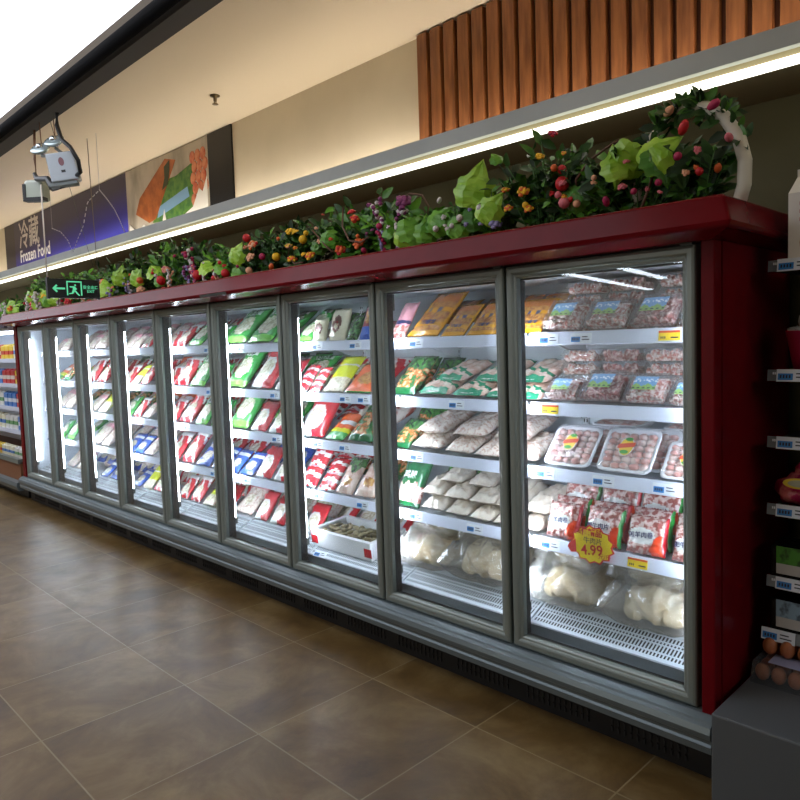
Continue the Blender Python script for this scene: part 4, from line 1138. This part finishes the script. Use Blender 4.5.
arrangement('purple and white blossoms with a curled brown twig over grape leaves', -1.45, .26, .18, 18, [0, 1, 4], [(.05, -.08, .16, -.16, 4, .5), (-.02, -.06, .05, .14, 2, .6), (-.09, -.04, .12, .12, 4, -.8)],
    [('spray', -.06, -.08, .14, .055, 'purple', 'white'), ('flower', -.03, -.08, .26, .045, 'purple', 'white'), ('flower', -.05, -.07, .22, .03, 'white', 'purple')], 7, twig=[[(.1, -.06, .12), (.12, -.06, .22), (.08, -.06, .28), (.0, -.06, .30), (-.08, -.06, .28)]])
arrangement('hanging spray of pink purple blossoms above dark fern', -1.66, .22, .30, 26, [0, 1, 4, 4], [],
    [('spray', .02, -.10, .25, .06, 'purple', 'white'), ('spray', .04, -.09, .12, .05, 'magenta', 'lilac')], 8, leafL=.06)
arrangement('fern bush with orange roses and a hooped brown twig', -1.95, .42, .30, 44, [0, 1, 4, 0], [(-.10, -.04, .12, .12, 4, -.2)],
    [('flower', .14, -.10, .23, .03, 'red', 'orange'), ('flower', .16, -.10, .10, .034, 'orange', 'orange'), ('flower', .02, -.11, .08, .034, 'orange', 'red'), ('flower', .10, -.09, .27, .022, 'red', 'white'), ('flower', -.16, -.10, .15, .02, 'peach', 'white'), ('bud', .2, -.1, .06, .02, 'magenta', 'white')], 9,
    twig=[[(.06, -.11, .30), (.06, -.12, .2), (.11, -.12, .12), (.2, -.12, .10), (.26, -.12, .12)], [(-.22, -.1, .22), (-.12, -.1, .13), (-.05, -.1, .08)]], leafL=.06)
arrangement('dark bush dotted with golden yellow flowers and berries', -2.38, .42, .24, 42, [0, 3, 0, 1], [(.2, -.02, .10, .12, 1, .5)],
    [('flower', .0, -.10, .24, .03, 'yellow', 'yellow'), ('flower', .05, -.10, .23, .022, 'yellow', 'yellow'), ('ball', -.13, -.11, .11, .025, 'yellow', 'white'), ('flower', .02, -.11, .08, .03, 'orange', 'yellow'), ('flower', .19, -.11, .08, .03, 'orange', 'yellow'), ('ball', .12, -.1, .18, .024, 'yellow', 'white'), ('flower', -.02, -.1, .16, .024, 'yellow', 'peach'), ('bud', -.2, -.1, .06, .022, 'orange', 'white')], 10,
    twig=[[(.02, -.12, .16), (.0, -.12, .10), (.06, -.12, .05), (.14, -.12, .05)]])
arrangement('dark leaves with peach and red blossoms and one bright leaf', -2.82, .36, .24, 36, [0, 3, 0, 1], [(-.16, -.07, .13, .16, 2, .25), (-.18, -.05, .02, .14, 4, .1)],
    [('flower', .05, -.10, .21, .034, 'peach', 'orange'), ('ball', -.01, -.10, .26, .026, 'red', 'white'), ('flower', .02, -.10, .14, .03, 'peach', 'white'), ('ball', .15, -.1, .13, .02, 'magenta', 'white'), ('ball', .0, -.1, .06, .022, 'peach', 'white')], 11)
arrangement('bright leaf with small white blossoms and a red berry', -3.22, .34, .19, 24, [0, 1, 4], [(-.06, -.07, .06, .18, 2, -.1), (.08, -.05, .04, .15, 4, .3)],
    [('spray', -.16, -.09, .12, .05, 'white', 'white'), ('ball', .12, -.1, .07, .028, 'red', 'white'), ('ball', -.02, -.1, .05, .022, 'red', 'white'), ('spray', .0, -.1, .08, .04, 'white', 'peach')], 12)
arrangement('tall pink and violet flower sprays with a red berry', -3.62, .34, .28, 30, [0, 3, 1], [],
    [('spray', .06, -.10, .22, .07, 'magenta', 'white'), ('spray', -.02, -.09, .12, .06, 'purple', 'lilac'), ('ball', .16, -.1, .09, .034, 'red', 'white'), ('spray', .12, -.1, .12, .05, 'purple', 'pink')], 13)
arrangement('bright leaves beside peach blossom and red berries', -4.02, .40, .22, 30, [0, 1, 4], [(-.06, -.07, .10, .17, 2, -.2), (.0, -.06, .02, .13, 4, .3)],
    [('flower', .1, -.10, .17, .036, 'peach', 'pink'), ('ball', .02, -.1, .10, .034, 'red', 'white'), ('ball', .06, -.1, .02, .03, 'red', 'white'), ('spray', .16, -.1, .12, .05, 'white', 'peach')], 14)
arrangement('pair of bright leaves above blue violet sprays', -4.55, .46, .20, 30, [0, 1, 3], [(-.16, -.07, .08, .19, 2, .1), (.10, -.07, .06, .19, 2, .2)],
    [('spray', -.02, -.1, .08, .06, 'lilac', 'white'), ('flower', .2, -.1, .06, .034, 'peach', 'white'), ('ball', .2, -.1, .13, .026, 'orange', 'white')], 15)
arrangement('white and violet sprays around one bright heart leaf', -5.05, .46, .20, 30, [0, 1, 3], [(.06, -.07, .02, .19, 2, .3)],
    [('spray', -.18, -.1, .10, .07, 'white', 'white'), ('spray', .12, -.1, .05, .06, 'lilac', 'purple'), ('flower', -.02, -.1, .17, .034, 'orange', 'peach'), ('ball', -.1, -.1, .04, .03, 'magenta', 'white')], 16)
arrangement('mixed orange and white blossoms right of the exit sign', -5.55, .46, .18, 28, [0, 1, 4], [(-.14, -.07, .06, .18, 4, .1)],
    [('flower', .14, -.1, .10, .04, 'orange', 'red'), ('spray', .0, -.1, .1, .06, 'white', 'peach'), ('ball', .18, -.1, .02, .03, 'red', 'white')], 17)
arrangement('bright leaf cluster behind the exit sign', -6.1, .55, .20, 30, [0, 1, 4], [(.08, -.07, .08, .22, 2, .2), (-.16, -.07, .02, .2, 2, -.2)],
    [('spray', -.02, -.1, .1, .07, 'white', 'white'), ('flower', .22, -.1, .06, .04, 'red', 'white')], 18)
arrangement('bright leaves with white and yellow blossoms left of the exit sign', -6.65, .55, .2, 30, [0, 1, 4], [(.06, -.07, .06, .22, 2, .3), (-.18, -.07, .0, .2, 2, .0), (.2, -.07, .0, .18, 4, .1)],
    [('spray', -.06, -.1, .14, .08, 'white', 'white'), ('flower', .12, -.1, .16, .03, 'yellow', 'yellow'), ('flower', -.22, -.1, .06, .04, 'pink', 'white')], 19)

arrangement('green leaves with red and white blossoms at the far left freezer end', -6.95, .3, .22, 22, [0, 1, 4], [(.02, -.07, .08, .2, 2, .1)],
    [('spray', -.06, -.1, .14, .06, 'white', 'white'), ('flower', .08, -.1, .1, .035, 'red', 'pink')], 20)
pc = arrangement('dark and bright leaves standing on top of the left open cooler', -7.75, .8, .30, 40, [0, 1, 4], [(.05, -.07, .12, .24, 2, .1), (-.2, -.07, .1, .2, 4, .1), (.25, -.07, .08, .2, 2, .3)],
    [('spray', -.1, -.1, .2, .08, 'white', 'white'), ('flower', .15, -.1, .2, .04, 'orange', 'yellow')], 21)
pc.location.z = 1.852

# ================================================================== SHELF UNIT ON THE RIGHT
gd = empty('shelf_unit', (.125, .28, 0), 'dark supermarket shelf unit right of the red freezer', 'shelf')
M_dk = mat('shaded_grey_metal', (40, 42, 44), .5, .3)  # unit stands in shade; that darkness is put into its metal and back panel
MB().box(0, 1.30, .40, .42, .02, 2.3).build('back_panel', mat('back_panel_shaded', (26, 27, 28), .6), gd)
for x in (.03, .66, 1.27): MB().box(x-.02, x+.02, .36, .40, .02, 2.3).build('upright', M_dk, gd)
bevel(MB().box(-.035, 1.30, -.40, .42, .0, .33).build('base', mat('base_grey', (84, 88, 90), .45), gd), .006)
GZ = [1.78, 1.41, 1.18, .945, .69, .50]
M_strip = film('price_strip_clear', (190, 196, 200), 1, .15, bodymix=.5, body=(90, 94, 98))
for i, z in enumerate(GZ):
    s_ = MB().box(0, 1.30, .004, .38, z-.036, z-.022).build('shelf', M_dk, gd)
    pr = MB().prism_x([(-.006, z-.040), (.0, z-.002), (.003, z-.002), (-.002, z-.040)], 0, 1.30).build('price_strip', mat('strip_grey', (104, 110, 116), .3, coat=.3), s_)
    tx = .085 if i < 5 else .04
    for k in range(3):
        tt = link('price_tag', TB, pr, (tx + k*.3, -.0075, z-.021)); tt.rotation_euler = (R_(-9), 0, 0); tt.scale = (1.15, 1, 1.05)
    if i < 5:
        for k in range(5): MB().box(.018+k*.006, .0215+k*.006, -.007, -.0045, z-.018, z-.010).build('print_mark', M_tagw, pr)

ct = empty('carton', (.295, .285, GZ[0]-.021), 'white gable carton with orange circle on the upper right shelf', 'carton')
MB().box(-.11, .11, 0, .12, 0, .235).poly([(-.11, 0, .235), (.11, 0, .235), (.11, .12, .235), (-.11, .12, .235), (-.10, .06, .295), (.10, .06, .295), (-.10, .06, .32), (.10, .06, .32)],
     [(0, 1, 5, 4), (2, 3, 4, 5), (0, 4, 3), (1, 2, 5), (4, 5, 7, 6)]).build('body', mat('carton_white', (226, 222, 212), .5), ct)
MB().poly([(-.02+.055*math.cos(i*PI/12), -.001, .07+.055*math.sin(i*PI/12)) for i in range(24)], [tuple(range(24))]).build('orange_circle', mat('carton_orange', (196, 110, 40), .5, c2=(206, 150, 50), scale=14), ct)
for k in range(3): MB().box(-.075, -.055, -.002, 0, .14+k*.026, .152+k*.026).build('red_mark', p_red, ct)
cp = empty('gift_tub', (.240, .37, GZ[1]-.021), 'dark red dotted tub with crumpled pale wrapping on the right shelf', 'tub')
MB().lathe([(0, 0), (.055, 0), (.085, .15), (.081, .15), (.05, .01), (0, .01)], 24).build('tub', mat('tub_red', (160, 22, 60), .45), cp)
tw_ = MB()
for i in range(16): a = i*PI/8; tw_.ball((.06*math.cos(a), .06*math.sin(a), .152), .022, 6, 0, (1, 1, .6), .5, i)
tw_.build('wrapping', mat('wrapping_pale', (176, 182, 182), .5), cp)
MB().ball((.01, 0, .18), .055, 16, 0, (1, 1, .9), .1, 3).build('white_toy', mat('toy_white', (196, 196, 190), .7), cp)
for k in range(6): MB().ball((-.010, -.0595-.0037*k*1.25, .018+k*.022), .005, 8).build('dot', M_tagw, cp)
pb = empty('candy_bag', (.235, .37, GZ[3]-.021), 'round pink bag of sweets with yellow oval label on the right shelf', 'sweets')
m_ = MB().ball((0, 0, .062), .1, 22, 0, (1, .8, .62), .35, 2).ball((-.02, 0, .13), .028, 10, 0, (1, .8, 1), .5, 5)
m_.build('bag', mat('candy_pink', (190, 40, 92), .25, c2=(220, 120, 120), scale=26, lo=.5, hi=.64, coat=.5, bump=.6), pb)
MB().poly([(-.01+.05*math.cos(i*PI/12), -.092+.006*math.sin(i*PI/12), .098+.017*math.sin(i*PI/12)) for i in range(24)], [tuple(range(24))]).poly([(-.008+.036*math.cos(i*PI/12), -.0935+.005*math.sin(i*PI/12), .098+.011*math.sin(i*PI/12)) for i in range(24)], [tuple(range(24))], 1).build('label', [mat('label_gold', (226, 196, 50), .4), mat('label_grey', (170, 166, 140), .5)], pb)
def veg_pack(z, label, c1, c2_, nm):
    vp = empty('vegetable_tray', (.255, .285, z-.021), label, 'packaged food')
    bevel(MB().box(-.125, .125, .0, .14, 0, .128).build('tray', film('tray_black_film', (90, 92, 94), 1, .12, bump=.4, bscale=30, bodymix=.4, body=(30, 30, 30)), vp), .012, 3)
    cc = MB(); rr_ = random.Random(len(label))
    for i in range(14): cc.ball((rr_.uniform(-.09, .09), rr_.uniform(.03, .11), rr_.uniform(.022, .055)), .02, 8, 0, (1, 1, .8), .3, i)
    cc.build('contents', mat(nm, c2_, .6), vp)
    MB().box(-.10, .125, -.003, -.001, .066, .126).build('label', mat('label_'+nm, c1, .35, c2=tuple(int(q*.6) for q in c1), scale=26, lo=.5, hi=.6), vp)
    MB().box(-.10, .125, -.003, -.001, .030, .066).build('label_strip', mat('label_strip_white', (190, 188, 182), .5), vp)
veg_pack(GZ[4], 'dark tray with green label and white strip on the right shelf', (70, 140, 40), (60, 50, 40), 'dark_mushroom')
veg_pack(GZ[5], 'dark tray with pale blue label on the lowest right shelf', (140, 168, 186), (110, 80, 50), 'brown_mushroom')
ec = empty('egg_carton', (.225, .20, .33), 'clear carton of brown eggs with blue white label at lower right', 'eggs')
M_egg = mat('egg_brown', (176, 108, 66), .45, c2=(160, 92, 54), scale=10)
EG = MB().ball((0, 0, 0), .024, 14, 0, (1, 1, 1.25)).mesh('egg', M_egg)
MB().poly([(-.12, -.02, 0), (.20, -.02, 0), (.20, .19, 0), (-.12, .19, 0), (-.115, -.015, .075), (.195, -.015, .075), (.195, .185, .075), (-.115, .185, .075)],
     [(0, 3, 2, 1), (4, 5, 6, 7), (0, 1, 5, 4), (1, 2, 6, 5), (2, 3, 7, 6), (3, 0, 4, 7)]).build('case', film('egg_case_clear', (232, 236, 240), 1, .08, bump=.3, bscale=30, bodymix=.06), ec)
MB().poly([(-.07, .0, .0765), (.19, .0, .0765), (.19, .085, .0765), (-.07, .085, .0765)], [(0, 1, 2, 3)]).build('label', mat('egg_label', (176, 180, 214), .4, c2=(120, 130, 186), scale=20, lo=.55, hi=.65), ec)
k_ = 0
for i in range(6):
    for j in range(4):
        e_ = link('egg', EG); e_.location = (.225-.09+i*.052, .20+.012+j*.05, .33+.034); tag(e_, 'brown egg inside the clear carton on the shelf base', 'egg', 'eggs in the lower carton'); k_ += 1
for i in range(6):
    for j in range(3):
        e_ = link('egg', EG); e_.location = (.225-.085+i*.056, .20+.07+j*.05, .33+.108); tag(e_, 'brown egg heaped on top of the clear egg carton', 'egg', 'loose eggs on the carton')

# ================================================================== OPEN COOLER ON THE LEFT
oc = empty('open_cooler', (-7.22, 0, 0), 'open dairy cooler with brown base beyond the left end of the freezer', 'cooler')
LC = 3.4
MB().box(-LC, 0, .0, .72, .16, .40).build('base', mat('cooler_brown', (128, 84, 56), .5), oc)
MB().prism_x([(.02, .20), (-.045, .18), (-.055, .14), (-.03, .09), (.02, .09)], -LC, 0).build('bumper_rail', MATS['bumper_grey'], oc)
MB().box(-LC, 0, .06, .7, 0, .16).build('kick_plate', M_black, oc)
MB().box(-LC, 0, -.02, .03, .38, .43).build('front_lip', M_alu, oc)
MB().box(-LC, 0, .64, .72, .4, 1.9).build('back_panel', M_white, oc)
MB().box(-LC, 0, -.03, .72, 1.80, 1.85).build('canopy', M_white, oc)
MB().box(-LC, 0, -.06, -.03, 1.83, 1.95).build('fascia', mat('cooler_fascia_dark', (60, 56, 74), .4), oc)
MB().box(-LC+.05, -.05, .04, .07, 1.772, 1.797).build('led_tube', emit('cooler_led', (226, 238, 255), 12), oc)
for z in (1.50, 1.22, .96, .70):
    s_ = MB().box(-LC, 0, .12, .64, z-.02, z).build('shelf', M_white, oc)
    MB().box(-LC, 0, .108, .12, z-.04, z+.006).build('price_rail', M_rail, s_)
CK = [((230, 226, 196), (60, 120, 190), 'pale carton with blue side'), ((222, 190, 60), (190, 50, 40), 'yellow pouch with red band'), ((190, 40, 40), (230, 220, 210), 'red pack with white band'), ((60, 120, 190), (220, 226, 236), 'blue carton with white band'), ((226, 226, 222), (90, 150, 90), 'white tub with green band')]
for l, z in enumerate((1.50, 1.22, .96, .70, .43)):
    for i in range(9):
        c1, c2_, look = CK[(l + (i // 3)) % 5]
        h = .17 if l < 4 else .12; x = -7.22 - .09 - i*.155
        y0 = .14 if z > .5 else .08
        if z < .5: z = .402
        m1 = mat('cooler_pack_%d' % ((l + i//3) % 5), c1, .35, coat=.3); m2 = mat('cooler_band_%d' % ((l + i//3) % 5), c2_, .35, coat=.3)
        if ('ck', l, (l + i//3) % 5) not in PROTO:
            me = MB().box(-.06, .06, 0, .09, 0, h*.3, 0).box(-.06, .06, 0, .09, h*.3, h*.55, 1).box(-.06, .06, 0, .09, h*.55, h*.85, 0).poly([(-.06, 0, h*.85), (.06, 0, h*.85), (.06, .09, h*.85), (-.06, .09, h*.85), (-.055, .045, h), (.055, .045, h)], [(0, 1, 5, 4), (2, 3, 4, 5), (0, 4, 3), (1, 2, 5)], 0).mesh('drink_carton', [m1, m2])
            PROTO[('ck', l, (l + i//3) % 5)] = me
        o = link('drink_carton', PROTO[('ck', l, (l + i//3) % 5)]); o.location = (x, y0, z)
        tag(o, '%s on %s of left cooler, %s of three' % (look, ['top shelf', 'second shelf', 'third shelf', 'fourth shelf', 'bottom deck'][l], ['right one', 'middle', 'left one'][i % 3]), 'packaged food', '%ss, cooler %s' % (look, ['top shelf', 'second shelf', 'third shelf', 'fourth shelf', 'bottom deck'][l]))
